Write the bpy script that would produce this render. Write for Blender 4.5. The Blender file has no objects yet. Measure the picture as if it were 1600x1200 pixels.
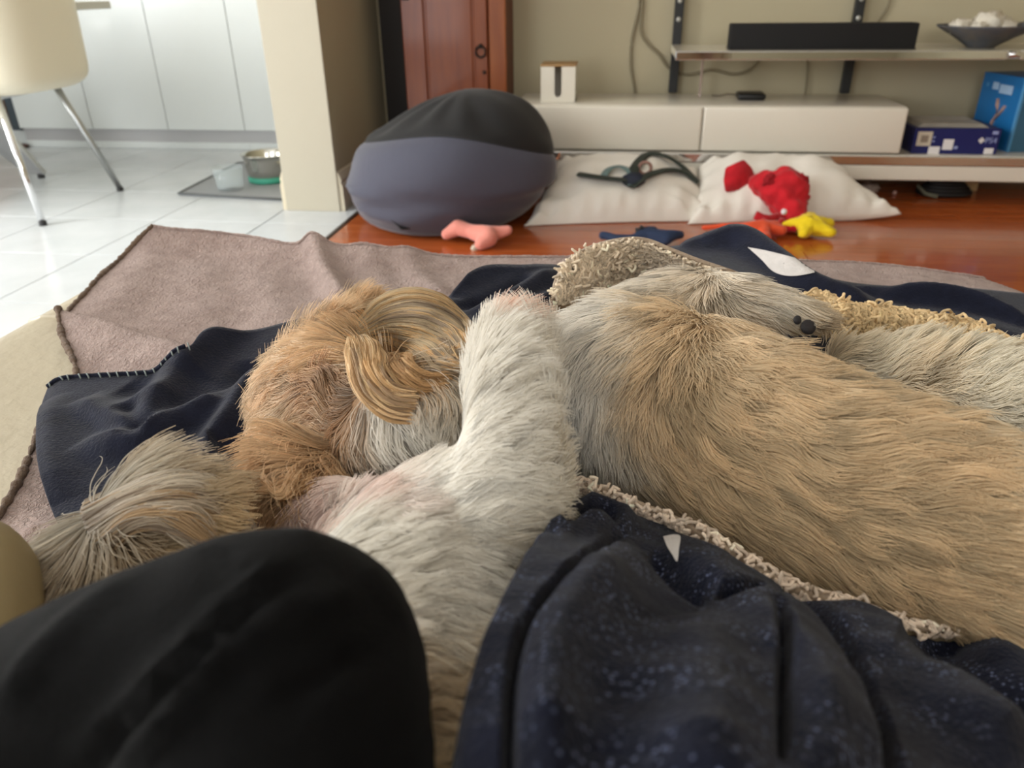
import bpy, bmesh, math, random
import numpy as np
from mathutils import Vector, Matrix, kdtree, noise as mnoise
from mathutils.bvhtree import BVHTree
random.seed(7); rng = np.random.default_rng(7)
PI = math.pi
SC = bpy.context.scene
COL = SC.collection

# ------------------------------------------------------------------ camera, sky, lights, exposure
H = 0.80                                   # camera height above the floor
PITCH, YAW, ROLL = math.radians(27.42), math.radians(7.918), math.radians(-0.752)
FPX = 1200.0
def _cam_axes():
    cy, sy = math.cos(YAW), math.sin(YAW)
    fw = np.array([-sy*math.cos(PITCH), cy*math.cos(PITCH), -math.sin(PITCH)])
    rt = np.array([cy, sy, 0.0]); up = np.cross(rt, fw)
    return rt*math.cos(ROLL)+up*math.sin(ROLL), -rt*math.sin(ROLL)+up*math.cos(ROLL), fw
CR, CU, CF = _cam_axes()
CO = np.array([0.0, 0.0, H])
cam = bpy.data.cameras.new('camera'); cam_o = bpy.data.objects.new('camera', cam); COL.objects.link(cam_o)
cam.sensor_width = 36; cam.lens = FPX/1600*36; cam.clip_start = 0.02; cam.clip_end = 60
M = Matrix(((CR[0], CU[0], -CF[0], CO[0]), (CR[1], CU[1], -CF[1], CO[1]), (CR[2], CU[2], -CF[2], CO[2]), (0, 0, 0, 1)))
cam_o.matrix_world = M
cam.dof.use_dof = True; cam.dof.focus_distance = 0.56; cam.dof.aperture_fstop = 10.0
SC.camera = cam_o
w = bpy.data.worlds.new('sky'); SC.world = w; w.use_nodes = True
bg = w.node_tree.nodes['Background']; bg.inputs[0].default_value = (0.75, 0.87, 1.0, 1); bg.inputs[1].default_value = 1.2
def area(name, loc, target, sx, sy, energy, col):
    l = bpy.data.lights.new(name, 'AREA'); l.shape = 'RECTANGLE'; l.size = sx; l.size_y = sy; l.energy = energy; l.color = col
    o = bpy.data.objects.new(name, l); COL.objects.link(o); o.location = loc
    o.rotation_euler = (Vector(target)-Vector(loc)).to_track_quat('-Z', 'Z').to_euler()
    return o
area('daylight_kitchen_window', (-4.10, 1.35, 1.55), (0, 1.35, 1.15), 2.9, 1.5, 180, (1.0, 0.985, 0.955))
area('daylight_kitchen_door', (-2.75, -2.38, 1.25), (-2.75, 4, 0.9), 1.9, 2.0, 52, (0.97, 0.99, 1.0))
area('daylight_living_window', (0.5, -2.38, 1.75), (0.5, 3.0, 0.3), 1.6, 1.2, 30, (1.0, 0.965, 0.92))
SC.view_settings.view_transform = 'Standard'; SC.view_settings.look = 'None'
SC.view_settings.gamma = 1; SC.view_settings.use_curve_mapping = False
SC.view_settings.exposure = 0.2

# ------------------------------------------------------------------ helpers
def ray(x, y): return CF + CR*(x-800)/FPX + CU*(600-y)/FPX
def pz(x, y, z):
    d = ray(x, y); return CO + d*((z-H)/d[2])
def py(x, y, Y):
    d = ray(x, y); return CO + d*(Y/d[1])
def proj(P):
    q = np.asarray(P, float)-CO; c = q@CF
    return np.stack([800+FPX*(q@CR)/c, 600-FPX*(q@CU)/c], -1)
def sm(a, b, x):
    t = np.clip((x-a)/(b-a), 0, 1); return t*t*(3-2*t)
def lin(c):  # sRGB 0-255 -> linear
    return tuple(((v/255)/12.92 if v/255 <= .04045 else ((v/255+.055)/1.055)**2.4) for v in c)
_K = rng.normal(size=(40, 3)); _PH = rng.uniform(0, 2*PI, 40)
def nz(P, f, o=0, n=8):     # cheap smooth noise about -1..1
    P = np.asarray(P); s = np.zeros(P.shape[:-1])
    for i in range(n):
        k = _K[(i*3+o) % 40]; s += np.sin((P@k)*f*(1+.13*i)+_PH[(i+o*5) % 40])
    return s/math.sqrt(n)*.9

MATS = {}
def mat(name, rgb, rough=.6, metal=0, spec=.5, bump=None, mix=None, sheen=0, coat=0, trans=0, ior=1.45, emit=None, stretch=None, sheen_rough=.4):
    """rgb sRGB 0-255; mix=(rgb2, scale, lo, hi) noise colour; bump=(scale, strength, dist)"""
    if name in MATS: return MATS[name]
    m = bpy.data.materials.new(name); m.use_nodes = True; nt = m.node_tree; N = nt.nodes; L = nt.links
    b = N['Principled BSDF']; b.inputs['Base Color'].default_value = (*lin(rgb), 1)
    b.inputs['Roughness'].default_value = rough; b.inputs['Metallic'].default_value = metal
    b.inputs['Specular IOR Level'].default_value = spec; b.inputs['IOR'].default_value = ior
    b.inputs['Sheen Weight'].default_value = sheen; b.inputs['Sheen Roughness'].default_value = sheen_rough
    b.inputs['Coat Weight'].default_value = coat; b.inputs['Coat Roughness'].default_value = .08
    b.inputs['Transmission Weight'].default_value = trans
    tc = N.new('ShaderNodeTexCoord'); src = tc.outputs['Object']
    if stretch:
        mp = N.new('ShaderNodeMapping'); mp.inputs['Scale'].default_value = stretch; L.new(src, mp.inputs[0]); src = mp.outputs[0]
    if mix:
        c2, s, lo, hi = mix
        t = N.new('ShaderNodeTexNoise'); t.inputs['Scale'].default_value = s; t.inputs['Detail'].default_value = 5; L.new(src, t.inputs['Vector'])
        r = N.new('ShaderNodeValToRGB'); r.color_ramp.elements[0].position = lo; r.color_ramp.elements[1].position = hi
        r.color_ramp.elements[0].color = (*lin(rgb), 1); r.color_ramp.elements[1].color = (*lin(c2), 1)
        L.new(t.outputs['Fac'], r.inputs[0]); L.new(r.outputs[0], b.inputs['Base Color'])
    if bump:
        s, st, dist = bump
        t = N.new('ShaderNodeTexNoise'); t.inputs['Scale'].default_value = s; t.inputs['Detail'].default_value = 3; L.new(src, t.inputs['Vector'])
        bn = N.new('ShaderNodeBump'); bn.inputs['Strength'].default_value = st; bn.inputs['Distance'].default_value = dist
        L.new(t.outputs['Fac'], bn.inputs['Height']); L.new(bn.outputs[0], b.inputs['Normal'])
    MATS[name] = m
    return m

def link(name, me, m=None, parent=None, loc=None):
    o = bpy.data.objects.new(name, me); COL.objects.link(o)
    if m is not None: me.materials.append(m)
    if parent is not None: o.parent = parent
    if loc is not None: o.location = loc
    return o
def tag(o, label=None, cat=None, group=None, kind=None):
    if label: o['label'] = label
    if cat: o['category'] = cat
    if group: o['group'] = group
    if kind: o['kind'] = kind
    return o
def thing(name, label, cat, loc=(0, 0, 0), rz=0, group=None, kind=None):
    o = bpy.data.objects.new(name, None); COL.objects.link(o); o.location = loc; o.rotation_euler = (0, 0, rz)
    o.empty_display_size = .05
    return tag(o, label, cat, group, kind)
def bm_new(): return bmesh.new()
def bx(bm, x0, x1, y0, y1, z0, z1, bev=0, seg=2):
    r = bmesh.ops.create_cube(bm, size=1)
    for v in r['verts']:
        v.co = Vector(((x0+x1)/2+v.co.x*(x1-x0), (y0+y1)/2+v.co.y*(y1-y0), (z0+z1)/2+v.co.z*(z1-z0)))
    if bev: bmesh.ops.bevel(bm, geom=list({e for v in r['verts'] for e in v.link_edges}), offset=bev, segments=seg, affect='EDGES', profile=.5)
    return r
def tube(bm, pts, r, n=10, cap=True, flat=None):
    """swept tube through pts, r scalar or list; flat=(a,b) gives an elliptical/strap section"""
    pts = [Vector(p) for p in pts]; rs = r if hasattr(r, '__len__') else [r]*len(pts)
    rings = []; upv = Vector((0, 0, 1))
    for i, p in enumerate(pts):
        t = (pts[min(i+1, len(pts)-1)]-pts[max(i-1, 0)])
        if t.length < 1e-9: t = Vector((0, 0, 1))
        t.normalize()
        a = t.cross(upv)
        if a.length < .05: a = t.cross(Vector((1, 0, 0)))
        a.normalize(); b = a.cross(t).normalized()
        fa, fb = flat if flat else (1, 1)
        rings.append([bm.verts.new(p+a*(math.cos(2*PI*k/n)*rs[i]*fa)+b*(math.sin(2*PI*k/n)*rs[i]*fb)) for k in range(n)])
    for i in range(len(rings)-1):
        for k in range(n):
            bm.faces.new((rings[i][k], rings[i][(k+1) % n], rings[i+1][(k+1) % n], rings[i+1][k]))
    if cap:
        bm.faces.new(rings[0][::-1]); bm.faces.new(rings[-1])
def lathe(bm, prof, n=32, c=(0, 0, 0)):
    rings = []
    for (r, z) in prof:
        rings.append([bm.verts.new((c[0]+r*math.cos(2*PI*k/n), c[1]+r*math.sin(2*PI*k/n), c[2]+z)) for k in range(n)])
    for i in range(len(rings)-1):
        for k in range(n):
            bm.faces.new((rings[i][k], rings[i][(k+1) % n], rings[i+1][(k+1) % n], rings[i+1][k]))
    return rings
def spline(pts, n):
    """Catmull-Rom resample of an (k,d) polyline to n points"""
    P = np.asarray(pts, float)
    d = np.r_[0, np.cumsum(np.linalg.norm(np.diff(P, axis=0), axis=1))]; t = np.linspace(0, d[-1], n)
    A = np.vstack([2*P[0]-P[1], P, 2*P[-1]-P[-2]])
    i = np.clip(np.searchsorted(d, t, 'right')-1, 0, len(P)-2)
    u = ((t-d[i])/np.maximum(d[i+1]-d[i], 1e-9))[:, None]
    p0, p1, p2, p3 = A[i], A[i+1], A[i+2], A[i+3]
    return .5*((2*p1)+(-p0+p2)*u+(2*p0-5*p1+4*p2-p3)*u*u+(-p0+3*p1-3*p2+p3)*u**3)
def fin(name, bm, m, parent=None, smooth=True, loc=None, kind=None):
    bmesh.ops.recalc_face_normals(bm, faces=bm.faces[:])
    me = bpy.data.meshes.new(name); bm.to_mesh(me); bm.free()
    if smooth: me.polygons.foreach_set('use_smooth', [True]*len(me.polygons)); 
    o = link(name, me, m, parent, loc)
    if smooth == 'auto':
        try: me.set_sharp_from_angle(angle=math.radians(40))
        except Exception: pass
    if kind: o['kind'] = kind
    return o
def grid_mesh(name, P, m, parent=None, closed_u=False, kind=None, thick=0):
    """P (n,k,3) grid of points -> mesh; thick>0 adds an underside"""
    n, k, _ = P.shape
    idx = np.arange(n*k).reshape(n, k)
    a, b, c, d = idx[:-1, :-1], idx[:-1, 1:], idx[1:, 1:], idx[1:, :-1]
    F = np.stack([a, b, c, d], -1).reshape(-1, 4)
    me = bpy.data.meshes.new(name); me.from_pydata(P.reshape(-1, 3).tolist(), [], F.tolist()); me.update()
    me.polygons.foreach_set('use_smooth', [True]*len(me.polygons))
    o = link(name, me, m, parent)
    if thick:
        md = o.modifiers.new('thickness', 'SOLIDIFY'); md.thickness = thick; md.offset = -1
    if kind: o['kind'] = kind
    return o
def blob(chains, voxel=.006, smooth=8, sub=2):
    """continuous mesh grown round chains of (centre, radius): spheres -> voxel remesh -> smooth.  Returns a mesh datablock"""
    bm = bmesh.new()
    for ch in chains:
        for i in range(len(ch)):
            (p, r) = ch[i]
            steps = 1
            if i+1 < len(ch):
                (q, r2) = ch[i+1]
                steps = max(1, int(np.linalg.norm(np.array(q)-np.array(p))/(0.28*min(r, r2))))
            for s in range(steps):
                f = s/steps
                c = np.array(p)*(1-f)+np.array(ch[min(i+1, len(ch)-1)][0])*f; rr = r*(1-f)+ch[min(i+1, len(ch)-1)][1]*f
                bmesh.ops.create_icosphere(bm, subdivisions=sub, radius=rr, matrix=Matrix.Translation(Vector(c)))
    me = bpy.data.meshes.new('tmp'); bm.to_mesh(me); bm.free()
    o = bpy.data.objects.new('tmp', me); COL.objects.link(o)
    md = o.modifiers.new('r', 'REMESH'); md.mode = 'VOXEL'; md.voxel_size = voxel; md.use_smooth_shade = True
    s = o.modifiers.new('s', 'SMOOTH'); s.iterations = smooth; s.factor = .5
    dg = bpy.context.evaluated_depsgraph_get()
    out = bpy.data.meshes.new_from_object(o.evaluated_get(dg))
    bpy.data.objects.remove(o); bpy.data.meshes.remove(me)
    out.polygons.foreach_set('use_smooth', [True]*len(out.polygons))
    return out
def mesh_np(me):
    V = np.empty(len(me.vertices)*3); me.vertices.foreach_get('co', V); V = V.reshape(-1, 3)
    me.calc_loop_triangles()
    T = np.empty(len(me.loop_triangles)*3, int); me.loop_triangles.foreach_get('vertices', T); T = T.reshape(-1, 3)
    Nn = np.empty(len(me.vertices)*3); me.vertices.foreach_get('normal', Nn); Nn = Nn.reshape(-1, 3)
    return V, T, Nn
def set_verts(me, V):
    me.vertices.foreach_set('co', V.reshape(-1)); me.update()
def near(p, r): return (tuple(p), r)
def pdist(xy, line):
    """distance from points (n,2) to a polyline, and parameter 0..1 along it"""
    L = np.asarray(line, float); best = np.full(len(xy), 1e9); par = np.zeros(len(xy)); sgn = np.zeros(len(xy))
    seg = np.linalg.norm(np.diff(L, axis=0), axis=1); cum = np.r_[0, np.cumsum(seg)]
    for i in range(len(L)-1):
        d = L[i+1]-L[i]; t = np.clip(((xy-L[i])@d)/(d@d+1e-12), 0, 1)
        q = L[i]+t[:, None]*d; v = xy-q; e = np.linalg.norm(v, axis=1)
        s = np.sign(d[0]*v[:, 1]-d[1]*v[:, 0]); k = e < best
        best = np.where(k, e, best); par = np.where(k, (cum[i]+t*seg[i])/cum[-1], par); sgn = np.where(k, s, sgn)
    return best, par, sgn
def inpoly(xy, poly):
    P = np.asarray(poly, float); x, y = xy[:, 0], xy[:, 1]; r = np.zeros(len(xy), bool); j = len(P)-1
    for i in range(len(P)):
        c = ((P[i, 1] > y) != (P[j, 1] > y)) & (x < (P[j, 0]-P[i, 0])*(y-P[i, 1])/(P[j, 1]-P[i, 1]+1e-12)+P[i, 0])
        r ^= c; j = i
    return r
def hair(name, pts, rad, col, m, parent, colname='strand_colour'):
    """pts (n,k,3) strands, rad (k,) or (n,k), col (n,3) linear"""
    n, k, _ = pts.shape
    hc = bpy.data.hair_curves.new(name); hc.add_curves([k]*n)
    hc.points.foreach_set('position', np.ascontiguousarray(pts, dtype=np.float32).reshape(-1))
    ra = hc.attributes.get('radius') or hc.attributes.new('radius', 'FLOAT', 'POINT')
    ra.data.foreach_set('value', np.broadcast_to(np.asarray(rad, dtype=np.float32), (n, k)).astype(np.float32).reshape(-1))
    ca = hc.attributes.new(colname, 'FLOAT_COLOR', 'CURVE')
    ca.data.foreach_set('color', np.c_[col, np.ones(n)].astype(np.float32).reshape(-1))
    hc.materials.append(m)
    o = bpy.data.objects.new(name, hc); COL.objects.link(o); o.parent = parent
    return o
def hair_mat(name, rough=.55, spec=.35, through=0):
    m = bpy.data.materials.new(name); m.use_nodes = True; N = m.node_tree.nodes; L = m.node_tree.links
    b = N['Principled BSDF']; a = N.new('ShaderNodeAttribute'); a.attribute_name = 'strand_colour'
    L.new(a.outputs['Color'], b.inputs['Base Color']); b.inputs['Roughness'].default_value = rough; b.inputs['Specular IOR Level'].default_value = spec
    if through:
        tl = N.new('ShaderNodeBsdfTranslucent'); mx = N.new('ShaderNodeMixShader'); mx.inputs[0].default_value = through
        L.new(a.outputs['Color'], tl.inputs['Color']); L.new(b.outputs[0], mx.inputs[1]); L.new(tl.outputs[0], mx.inputs[2]); L.new(mx.outputs[0], N['Material Output'].inputs['Surface'])
    return m
def drape(bv, pts, off, dflt=.85):
    out = []; last = None
    for i, (x, y) in enumerate(pts):
        d = Vector(ray(x, y)).normalized(); h = bv.ray_cast(Vector(CO), d)
        if h[0] is not None: last = (h[0]-Vector(CO)).length
        out.append((x, y, last))
    L_ = [o[2] for o in out]; first = next((v for v in L_ if v is not None), dflt); L_ = [v if v is not None else first for v in L_]
    res = []
    for i, (x, y, _) in enumerate(out):
        d = Vector(ray(x, y)).normalized(); o = off[i] if hasattr(off, '__len__') else off
        res.append(np.array(Vector(CO)+d*(L_[i]-o)))
    return np.array(res)
# ------------------------------------------------------------------ room shell
WALL = mat('wall_paint', (184, 174, 147), .85, bump=(60, .08, .002))
WHITEW = mat('white_paint', (232, 232, 228), .8)
TRIM = mat('trim_paint', (214, 204, 180), .45)
CEIL = mat('ceiling_paint', (238, 237, 232), .9)
def struct(name, boxes, m, bev=0, parent=None):
    bm = bm_new()
    for b in boxes: bx(bm, *b, bev=bev)
    o = fin(name, bm, m, parent, smooth=False)
    if parent is None: o['kind'] = 'structure'
    return o
HT = 2.5
struct('wall_back', [(-1.32, 2.8, 3.70, 3.82, 0, HT)], WALL)
struct('wall_left', [(-1.32, -1.10, 2.95, 4.80, 0, HT)], WALL, .004)
struct('trim_column_lit', [(-1.322, -1.098, 2.944, 2.952, 0, HT)], mat('column_lit_paint', (188, 181, 163), .7), .002)  # board over the column front, kitchen light put into its paler paint
struct('wall_kitchen_back', [(-4.3, -1.32, 4.80, 4.92, 0, HT)], WHITEW)
struct('wall_kitchen_left', [(-4.32, -4.2, -2.5, 0.0, 0, HT), (-4.32, -4.2, 2.8, 4.8, 0, HT), (-4.32, -4.2, 0, 2.8, 0, .8), (-4.32, -4.2, 0, 2.8, 2.3, HT)], WHITEW)
struct('wall_right', [(2.8, 2.92, -2.5, 3.82, 0, HT)], WALL)
struct('wall_front', [(-4.32, -3.75, -2.62, -2.5, 0, HT), (-1.75, -.35, -2.62, -2.5, 0, HT), (1.35, 2.92, -2.62, -2.5, 0, HT), (-3.75, -1.75, -2.62, -2.5, 2.3, HT), (-.35, 1.35, -2.62, -2.5, 0, 1.1), (-.35, 1.35, -2.62, -2.5, 2.3, HT)], WALL)
struct('ceiling', [(-4.32, 2.92, -2.62, 4.92, HT, HT+.1)], CEIL)
GLASS = mat('clear_glass', (250, 252, 252), .02, trans=1, ior=1.45)
def window(name, ax, c, a0, a1, z0, z1):
    def B(u0, u1, d0, d1, zz0, zz1): return (u0, u1, c+d0, c+d1, zz0, zz1) if ax == 'x' else (c+d0, c+d1, u0, u1, zz0, zz1)
    bm = bm_new(); f = .05
    for b in (B(a0, a1, -.03, .03, z0, z0+f), B(a0, a1, -.03, .03, z1-f, z1), B(a0, a0+f, -.03, .03, z0+f, z1-f), B(a1-f, a1, -.03, .03, z0+f, z1-f), B((a0+a1)/2-f/2, (a0+a1)/2+f/2, -.03, .03, z0+f, z1-f)): bx(bm, *b)
    o = fin(name, bm, WHITEW, smooth=False); o['kind'] = 'structure'
    for k in (0, 1):
        bm = bm_new(); m0 = a0+f if k == 0 else (a0+a1)/2+f/2; m1 = (a0+a1)/2-f/2 if k == 0 else a1-f
        bx(bm, *B(m0, m1, -.003, .003, z0+f, z1-f)); fin('pane', bm, GLASS, o, smooth=False)
window('window_1', 'y', -4.26, 0, 2.8, .8, 2.3)
window('window_2', 'x', -2.56, -3.75, -1.75, 0, 2.3)
window('window_3', 'x', -2.56, -.35, 1.35, 1.1, 2.3)
# floor: base slab, ceramic tiles, hardwood boards
fl = struct('floor', [(-4.32, 2.92, -2.62, 4.92, -.12, -.012)], mat('grout', (206, 208, 206), .9))
TILE = mat('white_tile', (212, 216, 219), .22, mix=((200, 205, 208), 5, .35, .7))
def tile_mesh(sx, sy):
    bm = bm_new(); bx(bm, -sx/2, sx/2, -sy/2, sy/2, -.012, 0, .0006, 1); me = bpy.data.meshes.new('tile'); bm.to_mesh(me); bm.free(); me.materials.append(TILE); return me
full = tile_mesh(.436, .436); half = tile_mesh(.306, .436)
for i in range(8):
    for j in range(-6, 11):
        x0 = -1.34-.44*(i); yc = 2.54+.44*(j-4)
        me = full
        xc = x0-.22
        if yc > 4.75 or xc < -4.3: continue
        o = link('tile', me, None, fl); o.location = (xc, yc, 0)
for j in range(-6, 6):
    yc = 2.54+.44*(j-4); o = link('tile', half, None, fl); o.location = (-1.338+.155, yc, 0)
struct('trim_1', [(-1.032, -1.018, -2.5, 2.95, -.012, .003)], mat('dark_trim', (58, 44, 36), .5))
bmat = []
for k, (c, c2) in enumerate([((180, 90, 38), (154, 70, 28)), ((168, 80, 34), (188, 98, 46)), ((186, 96, 42), (160, 76, 32)), ((164, 78, 34), (178, 88, 38))]):
    bmat.append(mat('cherry_board_%d' % k, c, .2, mix=(c2, 9, .3, .72), stretch=(.35, 5, 1), coat=.35))
bw = .086
for r in range(46):
    y0 = -.25+r*bw
    if y0 > 3.68: break
    x = -1.016-rng.uniform(0, 1.2)*(1 if r % 2 else .6); k = int(rng.integers(0, 4))
    xs = -1.016
    while xs < 2.78:
        ln = rng.uniform(.9, 1.9); xe = min(xs+ln, 2.79)
        if 2.79-xe < .25: xe = 2.79
        bm = bm_new(); bx(bm, xs+.0006, xe-.0006, y0+.0006, y0+bw-.0006, -.012, rng.uniform(-.0006, 0), .001, 1)
        fin('floorboard', bm, bmat[int(rng.integers(0, 4))], fl, smooth=False); xs = xe
# skirting boards
def skirt(name, p, q, out):
    prof = [(0, 0), (.02, 0), (.02, .1), (.014, .112), (.018, .122), (.008, .15), (0, .155)]
    bm = bm_new(); a = [bm.verts.new((p[0]+out[0]*u, p[1]+out[1]*u, v)) for u, v in prof]; b = [bm.verts.new((q[0]+out[0]*u, q[1]+out[1]*u, v)) for u, v in prof]
    n = len(prof)
    for i in range(n-1): bm.faces.new((a[i], a[i+1], b[i+1], b[i]))
    bm.faces.new(a); bm.faces.new(b[::-1])
    o = fin(name, bm, TRIM, smooth=False); o['kind'] = 'structure'
skirt('baseboard_left', (-1.10, 2.952), (-1.10, 3.70), (1, 0))
skirt('baseboard_back', (-1.10, 3.70), (2.8, 3.70), (0, -1))
skirt('baseboard_kitchen', (-1.32, 2.952), (-1.32, 4.17), (-1, 0))

# ------------------------------------------------------------------ kitchen cabinets
CAB = mat('gloss_white_cabinet', (226, 231, 231), .3, coat=.15)
STEEL = mat('brushed_steel', (176, 178, 178), .35, 1)
CH = mat('chrome', (225, 226, 228), .06, 1)
KICK = mat('grey_kickboard', (186, 186, 188), .4, .2)
js = [-3.41, -2.954, -2.498, -2.048, -1.595, -1.325]
place = ['beside the timber end', 'behind the far chair leg', 'left of the food mat', 'behind the pet bowls', 'half hidden by the column']
for i in range(5):
    t = thing('kitchen_cabinet', 'white handleless kitchen base cabinet, ' + place[i], 'cabinet', (js[i], 4.17, 0), group='kitchen base cabinets')
    wd = js[i+1]-js[i]
    bm = bm_new(); bx(bm, .001, wd-.001, .02, .58, .105, .86); fin('body', bm, CAB, t, False)
    bm = bm_new(); bx(bm, .002, wd-.002, 0, .019, .107, .855, .0015, 1); fin('door', bm, CAB, t, False)
    bm = bm_new(); bx(bm, 0, wd, .030, .05, .036, .105); fin('kickboard', bm, KICK, t, False)
    bm = bm_new(); bx(bm, 0, wd, .025, .058, 0, .036, .003); fin('plinth', bm, CAB, t, False)
bm = bm_new(); bx(bm, -3.42, -1.322, 4.14, 4.78, .861, .90, .004)
tag(fin('worktop', bm, mat('worktop_stone', (210, 208, 202), .3), None, False), 'pale stone kitchen worktop running over the white base cabinets', 'worktop')
TIM = mat('brown_timber', (176, 132, 96), .5, mix=((140, 98, 66), 6, .3, .7), stretch=(6, 6, .6))
t = thing('timber_cabinet', 'brown timber cabinet with dark slate edge left of the white cabinets', 'cabinet', (-3.95, 4.2, 0))
bm = bm_new(); bx(bm, 0, .47, .02, .55, .1, .85); fin('body', bm, TIM, t, False)
bm = bm_new(); bx(bm, .47, .525, 0, .55, .09, .85); fin('end_panel', bm, mat('slate_edge', (62, 74, 82), .5), t, False)
bm = bm_new(); bx(bm, .01, .46, 0, .019, .11, .84); fin('door', bm, TIM, t, False)
bm = bm_new(); bx(bm, 0, .52, .05, .5, 0, .095); fin('plinth', bm, CAB, t, False)
bm = bm_new(); bx(bm, -.052, .052, -.03, .03, 0, .03, .012, 3); 
for v in bm.verts: v.co.z *= 1-.5*max(0, v.co.x/.052)
tag(fin('slipper', bm, mat('slipper_brown', (92, 66, 60), .8), loc=(-3.44, 4.155, 0)), 'small dark brown slipper lying against the cabinet plinth at far left', 'slipper')

# ------------------------------------------------------------------ table and chair
t = thing('dining_table', 'white dining table with grey blade legs behind the shell chair', 'table', (-3.15, 3.05, 0))
bm = bm_new(); bx(bm, -.85, .835, -.50, .56, .728, .76, .004); fin('tabletop', bm, mat('table_top_white', (206, 204, 194), .4), t, False)
bm = bm_new(); bx(bm, -.4, .3, -.3, .4, .66, .728); fin('apron', bm, CAB, t, False)
BLADE = mat('blade_grey', (150, 151, 152), .4, .2); BLT = mat('blade_edge', (205, 206, 202), .35, .2); GL = mat('black_glide', (48, 48, 50), .6)
for sx, sy in ((1, 1), (-1, 1), (1, -1), (-1, -1)):
    fx, fy = .41*sx, .38*sy if sy > 0 else -.3; tx, ty = .03*sx, .26*sy
    d = Vector((tx-fx, ty-fy, .66-.02)); 
    bm = bm_new()
    a = [Vector((fx, fy, .018)), Vector((fx-.10*sx, fy, .018)), Vector((fx-.27*sx, fy-.02*sy, .19)), Vector((tx-.05*sx, ty, .66)), Vector((tx+.05*sx, ty, .66))]
    f = [bm.verts.new(p+Vector((0, .006, 0))) for p in a]; g = [bm.verts.new(p-Vector((0, .006, 0))) for p in a]
    bm.faces.new(f); bm.faces.new(g[::-1])
    for i in range(5): bm.faces.new((f[i], g[i], g[(i+1) % 5], f[(i+1) % 5]))
    lg = fin('leg', bm, BLADE, t, False)
    bm = bm_new(); tube(bm, [a[0]+Vector((0, 0, .004)), a[4]], .011, 8); fin('leg_edge', bm, BLT, lg)
    bm = bm_new(); lathe(bm, [(.001, 0), (.017, 0), (.015, .019), (.001, .019)], 14, (fx-.025*sx, fy, 0)); fin('glide', bm, GL, lg)
SHELL = mat('shell_plastic', (232, 224, 202), .42)
t = thing('shell_chair', 'cream moulded shell chair with splayed tubular steel legs on white tiles', 'chair', (-2.42, 2.93, 0))
def shell_pt(u, v):   # u 0..1 round from front-left to front-right, v 0 bottom centre .. 1 rim
    a = -PI*.94+u*PI*1.88            # 0 faces +X (the back)
    back = .5+.5*math.cos(a)
    R = .285*(1-.08*back)
    ca, sa = math.cos(a), math.sin(a)
    e = 4.5; rr = R/((abs(ca)**e+abs(sa)**e)**(1/e))
    rim = .55+.50*sm(.25, .85, back)
    if v < .42:
        q = v/.42; r = rr*q; z = .462+.012*q**2+.0*q
        z += .03*max(0, q-.75)/.25*(q-.75)/.25
        return (r*ca, r*sa*.95, z)
    q = (v-.42)/.58
    return (rr*(1+.10*q*(back))*ca+0*q, rr*(1+.0*q)*sa*.95, .504+(rim-.504)*q - .012*(1-q)**6*0)
NU, NV = 72, 30
P = np.array([[shell_pt(i/(NU-1), max(j/(NV-1), .004)) for j in range(NV)] for i in range(NU)])
so = grid_mesh('seat_shell', P, SHELL, t, thick=.012)
so.modifiers.new('s', 'SUBSURF').render_levels = 1
bm = bm_new(); tube(bm, [tuple(P[NU//2+15, j]*np.array([1.006, 1.006, 1])) for j in range(11, 29)], .0035, 6); fin('shell_seam', bm, mat('shell_shadow_line', (196, 186, 162), .5), t)
bm = bm_new(); tube(bm, [tuple(P[NU//2-16, j]*np.array([1.006, 1.006, 1])) for j in range(11, 29)], .0035, 6)
fin('shell_seam', bm, mat('shell_shadow_line', (196, 186, 162), .5), t)
for (fx, fy, tx, ty) in ((.235, -.283, .12, -.19), (.205, .278, .10, .17), (-.44, -.27, -.12, -.18), (-.47, .22, -.12, .16)):
    bm = bm_new(); tube(bm, [(tx, ty, .468), (tx+(fx-tx)*.5, ty+(fy-ty)*.5, .24), (fx, fy, .012)], [.015, .0135, .0125], 14); lg = fin('leg', bm, CH if fy < 0 else STEEL, t)
    bm = bm_new(); lathe(bm, [(.001, 0), (.0145, 0), (.0145, .016), (.001, .016)], 14, (fx, fy, 0)); fin('leg_cap', bm, GL, lg)
bm = bm_new(); tube(bm, [(.12, -.19, .455), (.10, .17, .455)], .011, 10); fin('under_rail', bm, STEEL, t)
bm = bm_new(); tube(bm, [(-.12, -.18, .455), (-.12, .18, .455)], .011, 10); fin('under_rail', bm, STEEL, t)

# ------------------------------------------------------------------ food mat and bowls
MQ = [(-1.9, 3.145), (-1.345, 3.075), (-1.345, 3.735), (-1.932, 3.80)]
bm = bm_new()
f0 = [bm.verts.new((x, y, .001)) for x, y in MQ]; f1 = [bm.verts.new((x, y, .009)) for x, y in MQ]
bm.faces.new(f1); bm.faces.new(f0[::-1])
for i in range(4): bm.faces.new((f0[i], f0[(i+1) % 4], f1[(i+1) % 4], f1[i]))
mo = fin('feeding_mat', bm, mat('mat_grey', (148, 151, 154), .6, bump=(200, .2, .001)), None, False)
tag(mo, 'flat grey pet feeding mat on white kitchen tiles under the bowls', 'mat')
bm = bm_new(); tube(bm, [(x, y, .0095) for x, y in MQ]+[(MQ[0][0], MQ[0][1], .0095)], .0055, 8); fin('mat_rim', bm, mat('mat_rim_grey', (92, 95, 96), .6), mo)
t = thing('pet_bowl', 'shiny steel pet bowl with a green rubber base on the grey mat', 'bowl', (-1.60, 3.42, .009))
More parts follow.
